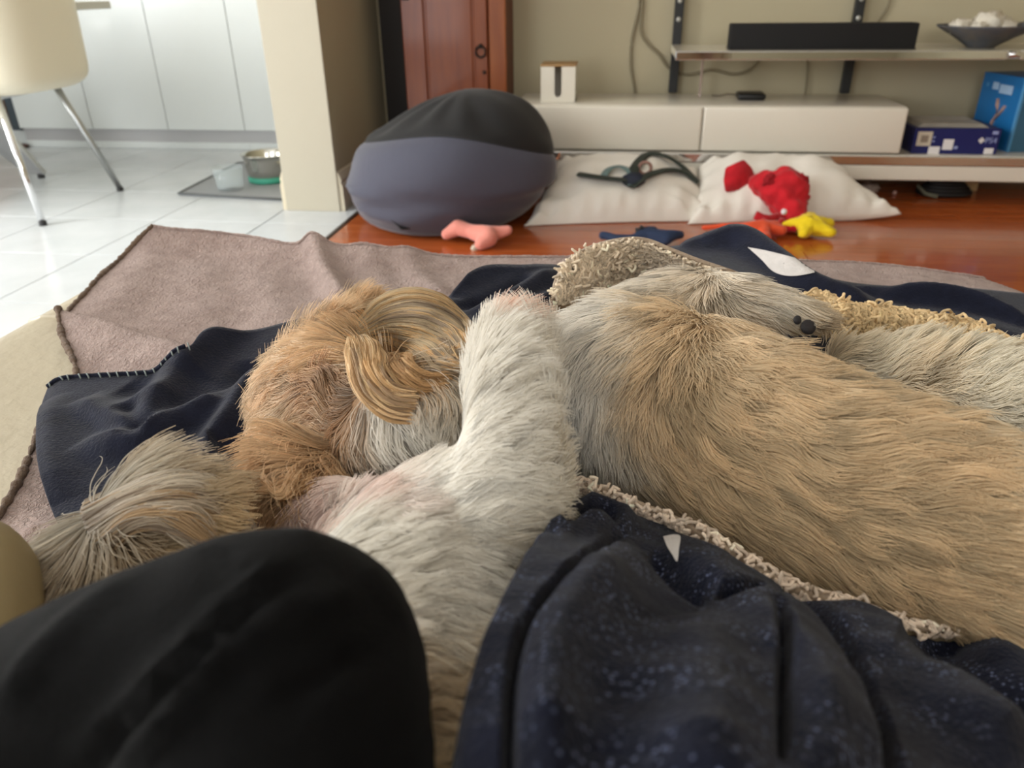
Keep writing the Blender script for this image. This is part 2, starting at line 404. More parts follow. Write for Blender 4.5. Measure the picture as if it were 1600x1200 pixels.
bm = bm_new(); lathe(bm, [(.001, .012), (.075, .012), (.088, .02), (.096, .06), (.1, .1), (.104, .118), (.112, .124), (.112, .127), (.102, .124), (.096, .11), (.09, .06), (.08, .026), (.001, .024)], 48); fin('bowl_body', bm, mat('bowl_steel', (205, 203, 196), .16, 1), t)
bm = bm_new(); lathe(bm, [(.06, 0), (.084, 0), (.091, .004), (.092, .024), (.088, .026), (.06, .012)], 48); fin('rubber_base', bm, mat('green_rubber', (70, 165, 140), .5), t)
TUM = mat('tumbler_glass', (228, 242, 246), .04, spec=.8); TUM.node_tree.nodes['Principled BSDF'].inputs['Alpha'].default_value = .2
t = thing('drinking_glass', 'clear glass tumbler standing on the grey mat before the steel bowl', 'glass', (-1.70, 3.235, .009))
bm = bm_new(); lathe(bm, [(.001, .0), (.05, 0), (.056, .006), (.066, .1), (.064, .1), (.054, .014), (.001, .012)], 40); fin('glass_body', bm, TUM, t)

# ------------------------------------------------------------------ wardrobe, dark board for the shadow gap
WD = mat('antique_pine', (146, 72, 26), .42, mix=((122, 54, 18), 5, .3, .72), stretch=(7, 7, .7), coat=.2)
WD2 = mat('antique_pine_light', (158, 84, 32), .42, mix=((134, 64, 20), 5, .3, .7), stretch=(7, 7, .7), coat=.2)
WDK = mat('pine_shadow', (96, 44, 20), .5)
IRON = mat('dark_iron', (52, 44, 40), .45, .6)
t = thing('wardrobe', 'reddish brown panelled wooden wardrobe in the corner behind the bean bag', 'wardrobe', (-.93, 3.45, 0))
bm = bm_new(); bx(bm, 0, .443, .022, .235, 0, 1.9); fin('body', bm, WDK, t, False)
bm = bm_new(); bx(bm, .372, .443, 0, .022, .06, 1.88, .004); bx(bm, 0, .443, .0, .022, 0, .06, .003); fin('frame', bm, WD2, t, False)
bm = bm_new()
bx(bm, .006, .1, -.006, .018, .07, 1.86, .004); bx(bm, .31, .366, -.006, .018, .07, 1.86, .004); bx(bm, .1, .31, -.006, .018, .80, .88, .004); bx(bm, .1, .31, -.006, .018, .07, .19, .004)
dr = fin('door', bm, WD, t, False)
bm = bm_new(); bx(bm, .095, .315, .006, .016, .18, .81); bx(bm, .108, .302, .001, .014, .2, .79, .005, 2); fin('door_panel', bm, WD, dr, False)
bm = bm_new(); bx(bm, .318, .362, -.0075, .0, .60, .612); lathe(bm, [(.001, 0), (.016, 0), (.013, .006), (.001, .009)], 16); 
bm.free(); bm = bm_new()
tube(bm, [(.338+.021*math.sin(2*PI*k/20), -.016, .556+.021*math.cos(2*PI*k/20)) for k in range(21)], .0042, 8)
tube(bm, [(.338, -.002, .578), (.338, -.02, .578)], .009, 10); fin('ring_pull', bm, IRON, dr)
bm = bm_new(); tube(bm, [(.351, -.006, .475), (.351, -.0085, .475)], .008, 12); fin('keyhole_plate', bm, IRON, dr)
for hz in (.765, .255):
    bm = bm_new(); bx(bm, .012, .045, -.012, -.005, hz-.014, hz+.016, .003); fin('hinge', bm, IRON, dr, False)
bm = bm_new(); bx(bm, -1.065, -.94, 3.60, 3.68, .0, 1.7, .006); tag(fin('gap_shadow_board', bm, mat('gap_shadow_black', (34, 31, 32), .6), None, False), 'tall dark board standing in for shadow in the gap between wall and wooden wardrobe', 'panel')  # near-black board stands in for the shadow beside the wardrobe

# ------------------------------------------------------------------ media unit
GW = mat('gloss_white_unit', (226, 220, 206), .22, coat=.3)
t = thing('media_unit', 'low white media unit with two drawers and chrome edged shelves along the wall', 'tv unit', (0, 3.25, 0))
bm = bm_new(); bx(bm, -.46, 2.3, 0, .42, .096, .153, .004); fin('plinth', bm, GW, t, False)
for fx in (-.3, .6, 1.47, 2.1):
    bm = bm_new(); bx(bm, fx-.05, fx+.05, .26, .34, 0, .096, .003); fin('foot', bm, mat('foot_wood', (206, 178, 130), .6), t, False)
bm = bm_new(); bx(bm, -.46, 2.3, .006, .42, .155, .192, .002); lo = fin('lower_shelf', bm, GW, t, False)
bm = bm_new(); bx(bm, -.462, 2.3, -.004, .006, .155, .190, .003); fin('chrome_edge', bm, CH, lo, False)
bm = bm_new(); bx(bm, -.434, 1.09, .02, .40, .196, .37, .006, 3); fin('drawer_box', bm, GW, t, 'auto')
for x0, x1 in ((-.434, .3215), (.3265, 1.09)):
    bm = bm_new(); bx(bm, x0, x1, 0, .02, .198, .368, .009, 4); fin('drawer_front', bm, GW, t, 'auto')
bm = bm_new(); bx(bm, .2, 2.3, .0, .40, .541, .568, .002); us = fin('upper_shelf', bm, mat('shelf_white', (222, 216, 200), .15), t, False)
bm = bm_new()
bx(bm, .197, 1.385, -.008, .0, .538, .570, .0035, 3); bx(bm, 1.43, 2.3, -.008, 0, .538, .570, .0035, 3); fin('chrome_edge', bm, CH, us, False)
bm = bm_new(); tube(bm, [(1.39, -.004, .556), (1.428, -.004, .556)], .012, 12); fin('edge_joint', bm, CH, us)
ST = mat('upright_black', (32, 33, 34), .5)
for ux in (.223, .949):
    bm = bm_new(); bx(bm, ux-.019, ux+.019, .40, .43, .372, 1.6, .003); u = fin('upright', bm, ST, t, False)
    for z in (.665, .735, .805, .875):
        bm = bm_new(); tube(bm, [(ux, .402, z), (ux, .397, z)], .0095, 14); fin('screw_cap', bm, mat('screw_zinc', (196, 196, 190), .4, .5), u)
bm = bm_new(); bx(bm, .326, .336, .3, .33, .37, .541, .002); fin('acrylic_support', bm, mat('acrylic', (215, 195, 186), .1, trans=.6), t, False)

bm = bm_new(); bx(bm, .404, 1.088, 3.32, 3.405, .569, .66, .006, 3); sb = fin('soundbar', bm, mat('soundbar_cloth', (16, 16, 17), .8, bump=(900, .4, .001)), None, 'auto')
tag(sb, 'long black soundbar on the upper chrome edged shelf', 'soundbar')
bm = bm_new(); bx(bm, .402, 1.09, 3.316, 3.409, .569, .574, .002); fin('soundbar_base', bm, mat('soundbar_plastic', (26, 26, 27), .4), sb, False)
bm = bm_new(); bx(bm, .475, .585, 3.42, 3.53, .371, .397, .01, 3); pk = fin('media_player', bm, mat('player_black', (22, 23, 24), .35), None, 'auto')
tag(pk, 'small black media player box on top of the white drawers', 'media player')
bm = bm_new(); tube(bm, [(.475, 3.5, .385), (.44, 3.51, .386), (.41, 3.52, .376), (.385, 3.56, .374)], .003, 6); fin('lead', bm, mat('lead_dark', (96, 84, 70), .6), pk)
# cable tidy box with slot and wooden lid
t = thing('cable_box', 'white cable box with a front slot and wooden lid', 'box', (-.259, 3.335, .371))
bm = bm_new()
wdt, dp, hh, sw = .07, .15, .136, .0145
out = [(-wdt, 0), (wdt, 0), (wdt, hh), (sw, hh)]
for k in range(9): out.append((sw*math.cos(-PI*k/8), .035+sw*math.sin(-PI*k/8)))
out += [(-sw, hh), (-wdt, hh)]
a = [bm.verts.new((x, 0, z)) for x, z in out]; b = [bm.verts.new((x, .006, z)) for x, z in out]
bm.faces.new(a); bm.faces.new(b[::-1])
for i in range(len(out)): bm.faces.new((a[i], b[i], b[(i+1) % len(out)], a[(i+1) % len(out)]))
fin('front_panel', bm, GW, t, False)
bm = bm_new(); bx(bm, -wdt, -wdt+.006, .006, dp, 0, hh); bx(bm, wdt-.006, wdt, .006, dp, 0, hh); bx(bm, -wdt, wdt, dp-.006, dp, 0, hh); bx(bm, -wdt, wdt, .006, dp, 0, .006); fin('shell', bm, GW, t, False)
bm = bm_new(); bx(bm, -wdt-.002, wdt+.002, -.002, dp+.002, hh, hh+.009, .002); fin('lid', bm, mat('lid_bamboo', (176, 140, 92), .5, mix=((150, 116, 72), 8, .3, .7), stretch=(1, 8, 8)), t, False)
# cables on the wall
CB = mat('cable_grey', (138, 128, 104), .6)
def cable(name, pts, label, r=.006):
    P = [py(x, y, Y) for x, y, Y in pts]; bm = bm_new(); tube(bm, spline(P, 40), r, 8)
    o = fin(name, bm, CB); tag(o, label, 'cable'); return o
cable('cable', [(1001, -30, 3.69), (999, 10, 3.69), (988, 60, 3.69), (986, 100, 3.69), (991, 135, 3.69), (993, 152, 3.69)], 'grey cable hanging straight down the wall to the white drawers')
cable('cable', [(1005, -30, 3.685), (1003, 10, 3.685), (1002, 50, 3.685), (1012, 68, 3.685), (1030, 85, 3.685), (1046, 107, 3.69), (1075, 117, 3.69), (1110, 109, 3.69), (1145, 116, 3.69), (1170, 110, 3.68), (1186, 95, 3.67)], 'grey cable curving off to the right behind the black upright and under the shelf')
cable('cable', [(1262, 90, 3.69), (1261, 120, 3.69), (1258, 150, 3.69)], 'short thin cable dropping behind the white drawers right of the media player', .004)
cable('cable', [(1396, -25, 3.69), (1386, 12, 3.69), (1372, 36, 3.69), (1366, 60, 3.66)], 'dark cable slanting down the wall to the soundbar', .004)
# stone bowl with coral
t = thing('stone_bowl', 'dark stone bowl holding white coral on the upper shelf', 'bowl', (1.355, 3.42, .569))
STN = mat('slate_stone', (78, 80, 86), .7, mix=((98, 92, 86), 20, .4, .7))
bm = bm_new(); rg = lathe(bm, [(.001, 0), (.048, 0), (.052, .004), (.1, .035), (.163, .07), (.168, .078), (.158, .076), (.1, .048), (.05, .02), (.001, .016)], 48)
for v in bm.verts:
    if v.co.x > .05: v.co.x += .35*(v.co.x-.05)*max(0, v.co.z)/.078; v.co.z += .01*max(0, (v.co.x-.12))/.1
fin('bowl_body', bm, STN, t)
bm = bm_new(); bx(bm, .085, .125, -.14, -.1, .066, .098, .006); fin('rim_lug', bm, STN, t, False)
CO2 = mat('coral_white', (222, 214, 198), .8, bump=(90, .8, .004))
def lump(c, r, seed, f=9, amp=.25, sub=3, sc=(1, 1, 1)):
    bm = bm_new(); bmesh.ops.create_icosphere(bm, subdivisions=sub, radius=1)
    for v in bm.verts:
        n = mnoise.noise(v.co*f*.25+Vector((seed*3.1, seed, 0))); d = 1+amp*n*1.6
        v.co = Vector((v.co.x*r*sc[0]*d, v.co.y*r*sc[1]*d, v.co.z*r*sc[2]*d))+Vector(c)
    return bm
for k, (x, y, z, r, lb) in enumerate([(-.005, -.03, .082, .05, 'tall white coral piece standing in the middle of the stone bowl'), (-.095, -.02, .073, .034, 'small white coral piece at the left rim of the stone bowl'), (.055, -.035, .068, .036, 'white coral piece at the right inside the stone bowl'), (-.045, -.06, .066, .03, 'white coral piece at the front left inside the stone bowl')]):
    o = fin('coral', lump((0, 0, 0), r, k, 14, .35, 3, (1.1, 1, .85)), CO2); o.location = (1.355+x, 3.42+y, .569+z); tag(o, lb, 'coral', 'coral in the stone bowl')

# boxes on the lower shelf
NB = mat('navy_card', (22, 30, 92), .4); LB = mat('label_white', (226, 222, 222), .6); CRM = mat('label_cream', (200, 190, 172), .6); TP = mat('label_taupe', (140, 126, 112), .7); PALE = mat('print_pale', (150, 160, 205), .6)
t = thing('console_box', 'flat dark blue games console box with white labels on the lower shelf', 'box', (1.145, 3.295, .192))
bm = bm_new(); bx(bm, 0, .315, 0, .26, 0, .096, .002, 1); fin('carton', bm, NB, t, False)
def lab(nm, x0, x1, z0, z1, m, d=.001, bev=0):
    bm = bm_new(); bx(bm, x0, x1, -d, 0, z0, z1, bev if bev else 0, 3); return fin(nm, bm, m, t, False)
lab('label', .012, .066, .03, .084, CRM, .0012); lab('label_print', .026, .053, .043, .070, TP, .0018)
lab('label', .062, .104, .0, .028, LB, .0012, .0004); lab('label', .112, .150, .016, .056, LB, .0012, .0004); lab('label', .268, .302, .002, .024, LB, .0012, .0004)
lab('label_print', .07, .078, .06, .066, PALE); lab('label_print', .07, .078, .045, .051, PALE); lab('label_print', .155, .168, .02, .03, PALE); lab('label_print', .283, .304, .076, .088, PALE)
def text(nm, s, size, m, parent, loc, rot, align='LEFT', ext=.0004):
    c = bpy.data.curves.new(nm, 'FONT'); c.body = s; c.size = size; c.extrude = ext; c.align_x = align
    o = bpy.data.objects.new(nm, c); COL.objects.link(o); dg = bpy.context.evaluated_depsgraph_get()
    me = bpy.data.meshes.new_from_object(o.evaluated_get(dg)); bpy.data.objects.remove(o); bpy.data.curves.remove(c); me.materials.clear()
    q = link(nm, me, m, parent); q.location = loc; q.rotation_euler = rot; return q
text('lettering', 'PS4', .03, PALE, t, (.262, -.001, .043), (PI/2, 0, 0))
bm = bm_new()
for k in range(4):
    a = k*PI/2; bmesh.ops.create_circle(bm, cap_ends=True, radius=.0052, segments=12, matrix=Matrix.Translation((.249+.006*math.cos(a), -.0012, .053+.006*math.sin(a))) @ Matrix.Rotation(PI/2, 4, 'X'))
fin('emblem', bm, LB, t, False)
PAP = mat('paper_grey', (190, 184, 170), .7, mix=((160, 154, 142), 4, .4, .6))
bm = bm_new()
for k in range(5): bx(bm, -.13+.004*k, .13-.006*k, -.11, .1-.004*k, .003*k, .003*k+.0025)
o = fin('paper_stack', bm, PAP, None, False, loc=(1.29, 3.43, .2885)); tag(o, 'loose stack of grey papers lying on the dark blue console box', 'papers')
# blue upright box, left face printed
BL = mat('blue_card', (30, 112, 176), .4); BL2 = mat('blue_card_side', (58, 104, 132), .5); BL3 = mat('blue_card_edge', (84, 150, 200), .5)
P0 = Vector((1.521, 3.346, .192)); P1 = Vector((1.47, 3.60, .192)); ang = math.atan2(P1.y-P0.y, P1.x-P0.x)
t = thing('blue_box', 'tall bright blue printed carton standing at the right end of the lower shelf', 'box', P0, ang)
bm = bm_new(); bx(bm, 0, .259, -.2, 0, 0, .273, .0015, 1); fin('carton', bm, BL, t, False)
bm = bm_new(); bx(bm, -.0012, 0, -.198, -.008, .002, .271); fin('end_panel', bm, BL2, t, False)
bm = bm_new(); bx(bm, -.002, .010, -.008, .0012, .002, .271); fin('corner_edge', bm, BL3, t, False)
def lab2(nm, u0, u1, z0, z1, m, rz=0):   # on the +y' face, u from near corner
    bm = bm_new(); bx(bm, u0, u1, 0, .001, z0, z1, .0004); return fin(nm, bm, m, t, False)
PB = mat('print_lightblue', (168, 200, 232), .6); SK = mat('print_pink', (196, 158, 140), .6)
lab2('printed_block', .150, .188, .215, .242, PB); lab2('printed_block', .062, .142, .205, .238, PB); lab2('printed_block', .215, .228, .222, .236, BL3)
bm = bm_new()
for q in [((.135, .06), (.125, .10), (.105, .13)), ((.125, .10), (.09, .14), (.075, .165)), ((.118, .12), (.12, .16), (.128, .185))]:
    tube(bm, [(u, .0008, z) for u, z in q], [.009, .014, .011], 8, flat=(1, .1))
fin('printed_picture', bm, SK, t)
lab2('printed_block', .145, .195, .012, .042, mat('print_mint', (178, 200, 196), .6))
bm = bm_new(); tube(bm, [(.12, 0, .03), (.12, .0012, .03)], .02, 20); fin('printed_disc', bm, PB, t, False)
# things under the unit
t = thing('cable_reel', 'coiled black lead lying on the floorboards under the white plinth', 'cable', (1.36, 3.44, 0))
bm = bm_new()
for k in range(4): tube(bm, [((.1-.012*k)*math.cos(2*PI*i/36), (.06-.01*k)*math.sin(2*PI*i/36), .012+.012*k) for i in range(37)], .012, 8)
fin('coil', bm, mat('lead_black', (34, 36, 38), .5), t)
bm = bm_new(); tube(bm, [(-.1, 0, .03), (-.115, -.02, .04), (-.09, -.055, .014), (-.05, -.08, .008)], .008, 8); fin('lead_end', bm, mat('lead_green', (120, 122, 104), .6), t)
o = fin('crumb', lump((0, 0, .008), .009, 5), mat('crumb_pink', (206, 170, 160), .7), loc=(1.16, 3.42, 0)); tag(o, 'tiny pale pellet on the boards left of the coiled black lead', 'pellet')
o = fin('paper_scrap', lump((0, 0, .02), .04, 6, 10, .5, 3, (1.2, .8, .5)), mat('scrap', (190, 176, 166), .8), loc=(1.06, 3.46, 0)); tag(o, 'crumpled pale scrap beneath the plinth beside the right pillow', 'scrap')
# ------------------------------------------------------------------ bean bag, pillows, harness, toys
def pb(x, y, r, Y):
    p = py(x, y, Y); return (tuple(p), r*((p-CO)@CF)/FPX)
BAGS = mat('slate_cotton', (74, 75, 89), .85, bump=(45, .25, .004), sheen=.3); BAGB = mat('black_cotton', (30, 30, 31), .85, bump=(45, .2, .004), sheen=.1)
prof = np.array([(.0, .004), (.2, .0), (.30, .004), (.365, .04), (.405, .10), (.415, .17), (.40, .235), (.375, .285), (.325, .345), (.24, .405), (.14, .445), (.06, .462), (0, .466)])
PR = spline(prof, 60); nth = 140
th = np.linspace(0, 2*PI, nth)
G = np.zeros((nth, 60, 3))
split = np.zeros(nth)
PRd = np.linspace(0, 1, 60); ks = 33
for i, a in enumerate(th):
    zs = .30+.06*math.cos(1.4*(((math.degrees(a)+105+180) % 360)-180)*PI/180)
    ps = np.interp(zs, PR[8:, 1], PRd[8:]); tt = np.r_[np.linspace(0, ps, ks+1), np.linspace(ps, 1, 60-ks)[1:]]
    rr, zz = np.interp(tt, PRd, PR[:, 0]), np.interp(tt, PRd, PR[:, 1])
    d = np.stack([np.cos(a)*np.ones(60), np.sin(a)*np.ones(60), zz*2.2], -1)
    s = 1+.035*nz(d, 1.6, 1)*sm(0, .1, zz)
    seam = np.exp(-((zz-zs)/.014)**2)
    # gathered top: radial pleats fading to the seam; soft creases low down
    pl = .012*np.sin(a*9+2*nz(d, 1.1, 3))*sm(zs, zs+.07, zz)*(1-sm(.44, .47, zz))
    cr = .015*nz(np.stack([np.cos(a)*np.ones(60)*2.2, np.sin(a)*np.ones(60)*2.2, zz*26], -1), 1.0, 2)*sm(.01, .06, zz)*(1-sm(.14, .22, zz))
    r = rr*s-.010*seam+pl*(rr > .02)+cr
    lift = .03*np.cos(a-.2)*sm(.25, .45, zz)*np.clip(rr/.3, 0, 1)-.02*sm(.25, .4, zz)*np.clip(-np.cos(a), 0, 1)*np.clip(rr/.3, 0, 1)
    r = r*(1-.13*max(0, math.cos(a+.3))*(1-sm(0, .22, zz)))
    r = r*.95
    G[i] = np.stack([r*np.cos(a)+.16*(zz-.20)-.0, r*np.sin(a), np.maximum(zz+lift, .001)], -1)
t = thing('bean_bag', 'round slate grey and black fabric bean bag slumped beside the wooden wardrobe', 'bean bag', (-.615, 2.91, 0))
grid_mesh('side_panel', G[:, :ks+1], BAGS, t); grid_mesh('top_panel', G[:, ks:], BAGB, t)
bm = bm_new(); tube(bm, [tuple(G[i, ks]) for i in range(nth)], .0035, 6, False); fin('piping', bm, BAGB, t)
b0 = py(630, 348, 2.62)-np.array([-.615, 2.91, 0])
bm = bm_new(); tube(bm, [tuple(b0+np.array(o)) for o in ((-.03, .03, .035), (-.035, -.01, .05), (-.02, -.04, .03), (.005, -.05, -.005), (.03, -.02, -.012), (.035, .02, .0))], .02, 8, flat=(1, .25)); fin('loop_handle', bm, BAGB, t)

COT = mat('white_pillowcase', (240, 234, 224), .8, bump=(28, .35, .006), sheen=.2)
def pillow(c4, h, seed, label, nu=90, nv=60):
    FL, FR, BR, BL = [np.array(c) for c in c4]
    u = np.linspace(-1, 1, nu)[:, None]; v = np.linspace(-1, 1, nv)[None, :]
    pu = u*(1-.05*(1-v*v)*np.abs(u)); pv = v*(1-.09*(1-u*u)*np.abs(v))
    a, b = (pu+1)/2, (pv+1)/2
    base = ((1-a)*(1-b))[..., None]*FL+(a*(1-b))[..., None]*FR+(a*b)[..., None]*BR+((1-a)*b)[..., None]*BL
    fu = np.clip(1-np.abs(u)**2.6, 0, 1); fv = np.clip(1-np.abs(v)**2.6, 0, 1); pr = (fu*fv)**.46
    w2 = np.stack([base[..., 0]*9, base[..., 1]*9, base[..., 2]*3+seed], -1)
    wr = (.011*nz(w2, 1.2, seed)+.005*nz(w2, 3.2, seed+2))*sm(0, .4, pr)
    edge = (1-sm(.3, .9, pr))
    gath = .009*np.sin(base[..., 0]*85+1.5*nz(w2, .7, 3))*edge*sm(0.02, .2, pr)*(np.abs(v) > np.abs(u)-.2)
    gath += .008*np.sin(base[..., 1]*85+2*nz(w2, .7, 4))*edge*sm(0.02, .2, pr)*(np.abs(u) > np.abs(v)-.2)
    top = base.copy(); top[..., 2] += h*.62*pr+wr+gath+.003
    bot = base.copy(); bot[..., 2] -= h*.38*pr+.003
    bot[..., 2] = np.maximum(bot[..., 2], .0015); top[..., 2] = np.maximum(top[..., 2], bot[..., 2]+.004)
    full = np.concatenate([top, bot[:, ::-1]], 1); full = np.concatenate([full, full[:, :1]], 1)
    n, k, _ = full.shape
    idx = np.arange(n*k).reshape(n, k); F = np.stack([idx[:-1, :-1], idx[1:, :-1], idx[1:, 1:], idx[:-1, 1:]], -1).reshape(-1, 4).tolist()
    F.append(idx[0].tolist()); F.append(idx[-1][::-1].tolist())
    me = bpy.data.meshes.new('pillow'); me.from_pydata(full.reshape(-1, 3).tolist(), [], F); 
    bm = bmesh.new(); bm.from_mesh(me); bmesh.ops.remove_doubles(bm, verts=bm.verts, dist=.0004); bmesh.ops.recalc_face_normals(bm, faces=bm.faces[:]); bm.to_mesh(me); bm.free()
    me.polygons.foreach_set('use_smooth', [True]*len(me.polygons))
    o = link('pillow', me, COT); tag(o, label, 'pillow', 'white pillows on the floor')
    return o, top
p1, top1 = pillow([py(819, 356, 2.80), py(1110, 346, 2.93), py(1088, 268, 3.20), py(872, 252, 3.2)], .165, 3, 'plump white pillow on the floor under the dark harness, next to the bean bag')
p2, top2 = pillow([py(1074, 353, 2.88), py(1408, 334, 2.99), py(1300, 262, 3.2), py(1092, 262, 3.215)], .165, 6, 'white pillow on the floor under the red lobster toy')

HG = mat('harness_green', (48, 56, 50), .6, bump=(300, .3, .001)); HN = mat('harness_navy', (38, 44, 60), .7); HT2 = mat('harness_teal', (112, 136, 136), .5); HP = mat('harness_ring', (150, 112, 100), .4)
t = thing('dog_harness', 'dark green dog harness with looped straps lying on the left white pillow', 'harness', (0, 0, 0))
def me_bvh(o): return BVHTree.FromPolygons([tuple(v.co) for v in o.data.vertices], [tuple(p.vertices) for p in o.data.polygons])
BP1, BP2 = me_bvh(p1), me_bvh(p2)
def strap(nm, pts, m, r=.016, flat=(1, .3)):
    r *= 1.25; bm = bm_new(); tube(bm, spline(drape(BP1, [p[:2] for p in pts], .03), 30), r, 10, flat=flat); return fin(nm, bm, m, t)
strap('back_strap', [(985, 288, 3.02), (992, 262, 3.08), (1012, 241, 3.12), (1040, 244, 3.12), (1066, 260, 3.08), (1088, 284, 3.03)], HG, .017)
strap('chest_strap', [(986, 292, 2.99), (1010, 275, 3.0), (1045, 265, 3.02), (1072, 270, 3.02), (1091, 285, 3.0)], HG, .018)
strap('handle_strap', [(904, 272, 3.03), (930, 276, 3.01), (955, 279, 3.0), (980, 281, 2.99)], HG, .019)
strap('teal_loop', [(943, 275, 3.02), (952, 264, 3.05), (968, 260, 3.06), (982, 266, 3.04), (990, 278, 2.99), (986, 290, 2.96)], HT2, .012)
bm = bm_new(); c = drape(BP1, [(1008, 263)], .03)[0]; tube(bm, [tuple(c+np.array([.022*math.cos(k*PI/12), .006, .022*math.sin(k*PI/12)])) for k in range(25)], .006, 8); fin('neck_ring', bm, HP, t)
bm = bm_new(); bmesh.ops.create_icosphere(bm, subdivisions=3, radius=1)
c = drape(BP1, [(990, 281)], .02)[0]
for v in bm.verts: v.co = Vector(c)+Vector((v.co.x*.045, v.co.y*.035, v.co.z*.028*(1+.3*mnoise.noise(v.co*2))))
fin('padded_bib', bm, HN, t)

RED = mat('plush_red', (206, 26, 40), .9, bump=(160, .5, .004), sheen=.3, mix=((172, 18, 30), 25, .35, .7)); RED2 = mat('plush_dark_red', (150, 20, 30), .9, bump=(120, .5, .004))
ORG = mat('plush_orange', (222, 82, 44), .9, bump=(160, .5, .004), sheen=.3); YEL = mat('plush_yellow', (238, 208, 22), .8, bump=(260, .5, .003), sheen=.2)
PNK = mat('plush_pink', (222, 142, 128), .9, bump=(200, .3, .003), sheen=.3); NVY = mat('toy_navy', (36, 50, 78), .85, bump=(120, .4, .003))
t = thing('lobster_toy', 'red plush lobster toy draped over the right white pillow', 'toy', (0, 0, 0))
me = blob([[pb(1178, 285, 13, 3.0), pb(1196, 291, 22, 2.97), pb(1222, 300, 30, 2.94), pb(1234, 322, 24, 2.90), pb(1236, 346, 20, 2.86)], [pb(1228, 288, 26, 2.94), pb(1246, 296, 18, 2.92)]], .005, 5)
V, T, Nn = mesh_np(me); set_verts(me, V+Nn*(.006*nz(V, 22, 4)+.004*nz(V, 60, 7))[:, None]); link('body', me, RED, t)
bm = bm_new(); poly = [(1163, 250, 2.99), (1176, 264, 3.0), (1181, 280, 3.0), (1168, 297, 2.98), (1134, 301, 2.95), (1131, 283, 2.96), (1134, 263, 2.97)]
a = [bm.verts.new(py(*p)) for p in poly]; b = [bm.verts.new(py(*p)+np.array([0, .018, 0])) for p in poly]
bm.faces.new(a); bm.faces.new(b[::-1])
for i in range(len(a)): bm.faces.new((a[i], b[i], b[(i+1) % len(a)], a[(i+1) % len(a)]))
bmesh.ops.bevel(bm, geom=bm.edges[:], offset=.004, segments=2, affect='EDGES'); fin('tail_fan', bm, RED, t)
for k, (x, y) in enumerate([(1203, 282), (1214, 308), (1252, 282), (1254, 312)]):
    bm = lump(py(x, y, 2.915), .022, k+2, 9, .4, 3, (1.1, .6, 1)); fin('shell_fold', bm, RED2 if k in (0, 2) else RED, t)
for pts in ([(1215, 338, 2.84), (1196, 342, 2.8), (1180, 336, 2.8)], [(1225, 350, 2.82), (1204, 352, 2.78), (1188, 346, 2.78)], [(1240, 350, 2.82), (1254, 346, 2.8), (1258, 336, 2.8)], [(1220, 356, 2.79), (1240, 356, 2.77), (1256, 348, 2.77)], [(1222, 345, 2.82), (1210, 356, 2.77), (1200, 362, 2.75)]):
    bm = bm_new(); tube(bm, spline([py(*p) for p in pts], 14), [.013]*7+[.016]*7, 10); fin('leg', bm, RED, t)
bm = bm_new(); bmesh.ops.create_icosphere(bm, subdivisions=2, radius=.011, matrix=Matrix.Translation(Vector(py(1225, 331, 2.80)))); e = fin('eye', bm, LB, t)
t = thing('octopus_toy', 'orange plush toy with a long trailing arm on the floorboards', 'toy', (0, 0, 0))
me = blob([[pb(1172, 361, 13, 2.72), pb(1190, 356, 13, 2.73), pb(1210, 357, 11, 2.74)], [pb(1172, 361, 11, 2.72), pb(1174, 370, 8, 2.70)], [pb(1192, 360, 10, 2.72), pb(1196, 373, 7, 2.66)], [pb(1205, 358, 10, 2.73), pb(1222, 362, 8, 2.72)], [pb(1170, 357, 9, 2.73), pb(1150, 353, 5, 2.76), pb(1128, 355, 5, 2.77), pb(1100, 358, 4, 2.78)]], .004, 5)
V, T, Nn = mesh_np(me); V = V+Nn*(.004*nz(V, 40, 4))[:, None]; V[:, 2] = np.maximum(V[:, 2]-V[:, 2].min()+.0005, .0005); set_verts(me, V); link('body', me, ORG, t)
t = thing('star_toy', 'bright yellow plush starfish toy on the boards in front of the pillows', 'toy', (0, 0, 0))
cc = pb(1262, 355, 17, 2.77)
me = blob([[cc, pb(1228, 355, 7, 2.79)], [cc, pb(1266, 343, 9, 2.85)], [cc, pb(1296, 352, 8, 2.80)], [cc, pb(1254, 368, 8, 2.72)], [cc, pb(1298, 366, 8, 2.73)]], .004, 5)
V, T, Nn = mesh_np(me); V = V+Nn*(.0025*nz(V, 70, 4))[:, None]; V[:, 2] = np.maximum(V[:, 2]-V[:, 2].min()+.0005, .0005); link('body', me, YEL, t); set_verts(me, V)
t = thing('pink_toy', 'soft pink plush toy lying on the boards in front of the bean bag', 'toy', (0, 0, 0))
me = blob([[pb(698, 375, 10, 2.57), pb(716, 365, 13, 2.57), pb(735, 370, 12, 2.56), pb(762, 380, 17, 2.53)], [pb(760, 376, 14, 2.55), pb(793, 370, 8, 2.56)], [pb(760, 384, 14, 2.52), pb(752, 390, 10, 2.50)]], .004, 6)
V, T, Nn = mesh_np(me); V = V+Nn*(.003*nz(V, 30, 4))[:, None]; V[:, 2] = np.maximum(V[:, 2]-V[:, 2].min()+.0005, .0005); set_verts(me, V); link('body', me, PNK, t)
bm = lump(py(741, 388, 2.5), .012, 3, 8, .2, 2); fin('cream_tag', bm, CRM, t)
t = thing('navy_toy', 'crumpled navy fabric toy on the boards behind the curly blanket fold', 'toy', (0, 0, 0))
me = blob([[pb(942, 372, 6, 2.62), pb(962, 376, 7, 2.6), pb(985, 376, 8, 2.6), pb(1012, 372, 12, 2.62), pb(1040, 376, 14, 2.6), pb(1062, 371, 9, 2.62)], [pb(1000, 368, 9, 2.62), pb(1022, 366, 8, 2.65)]], .004, 5)
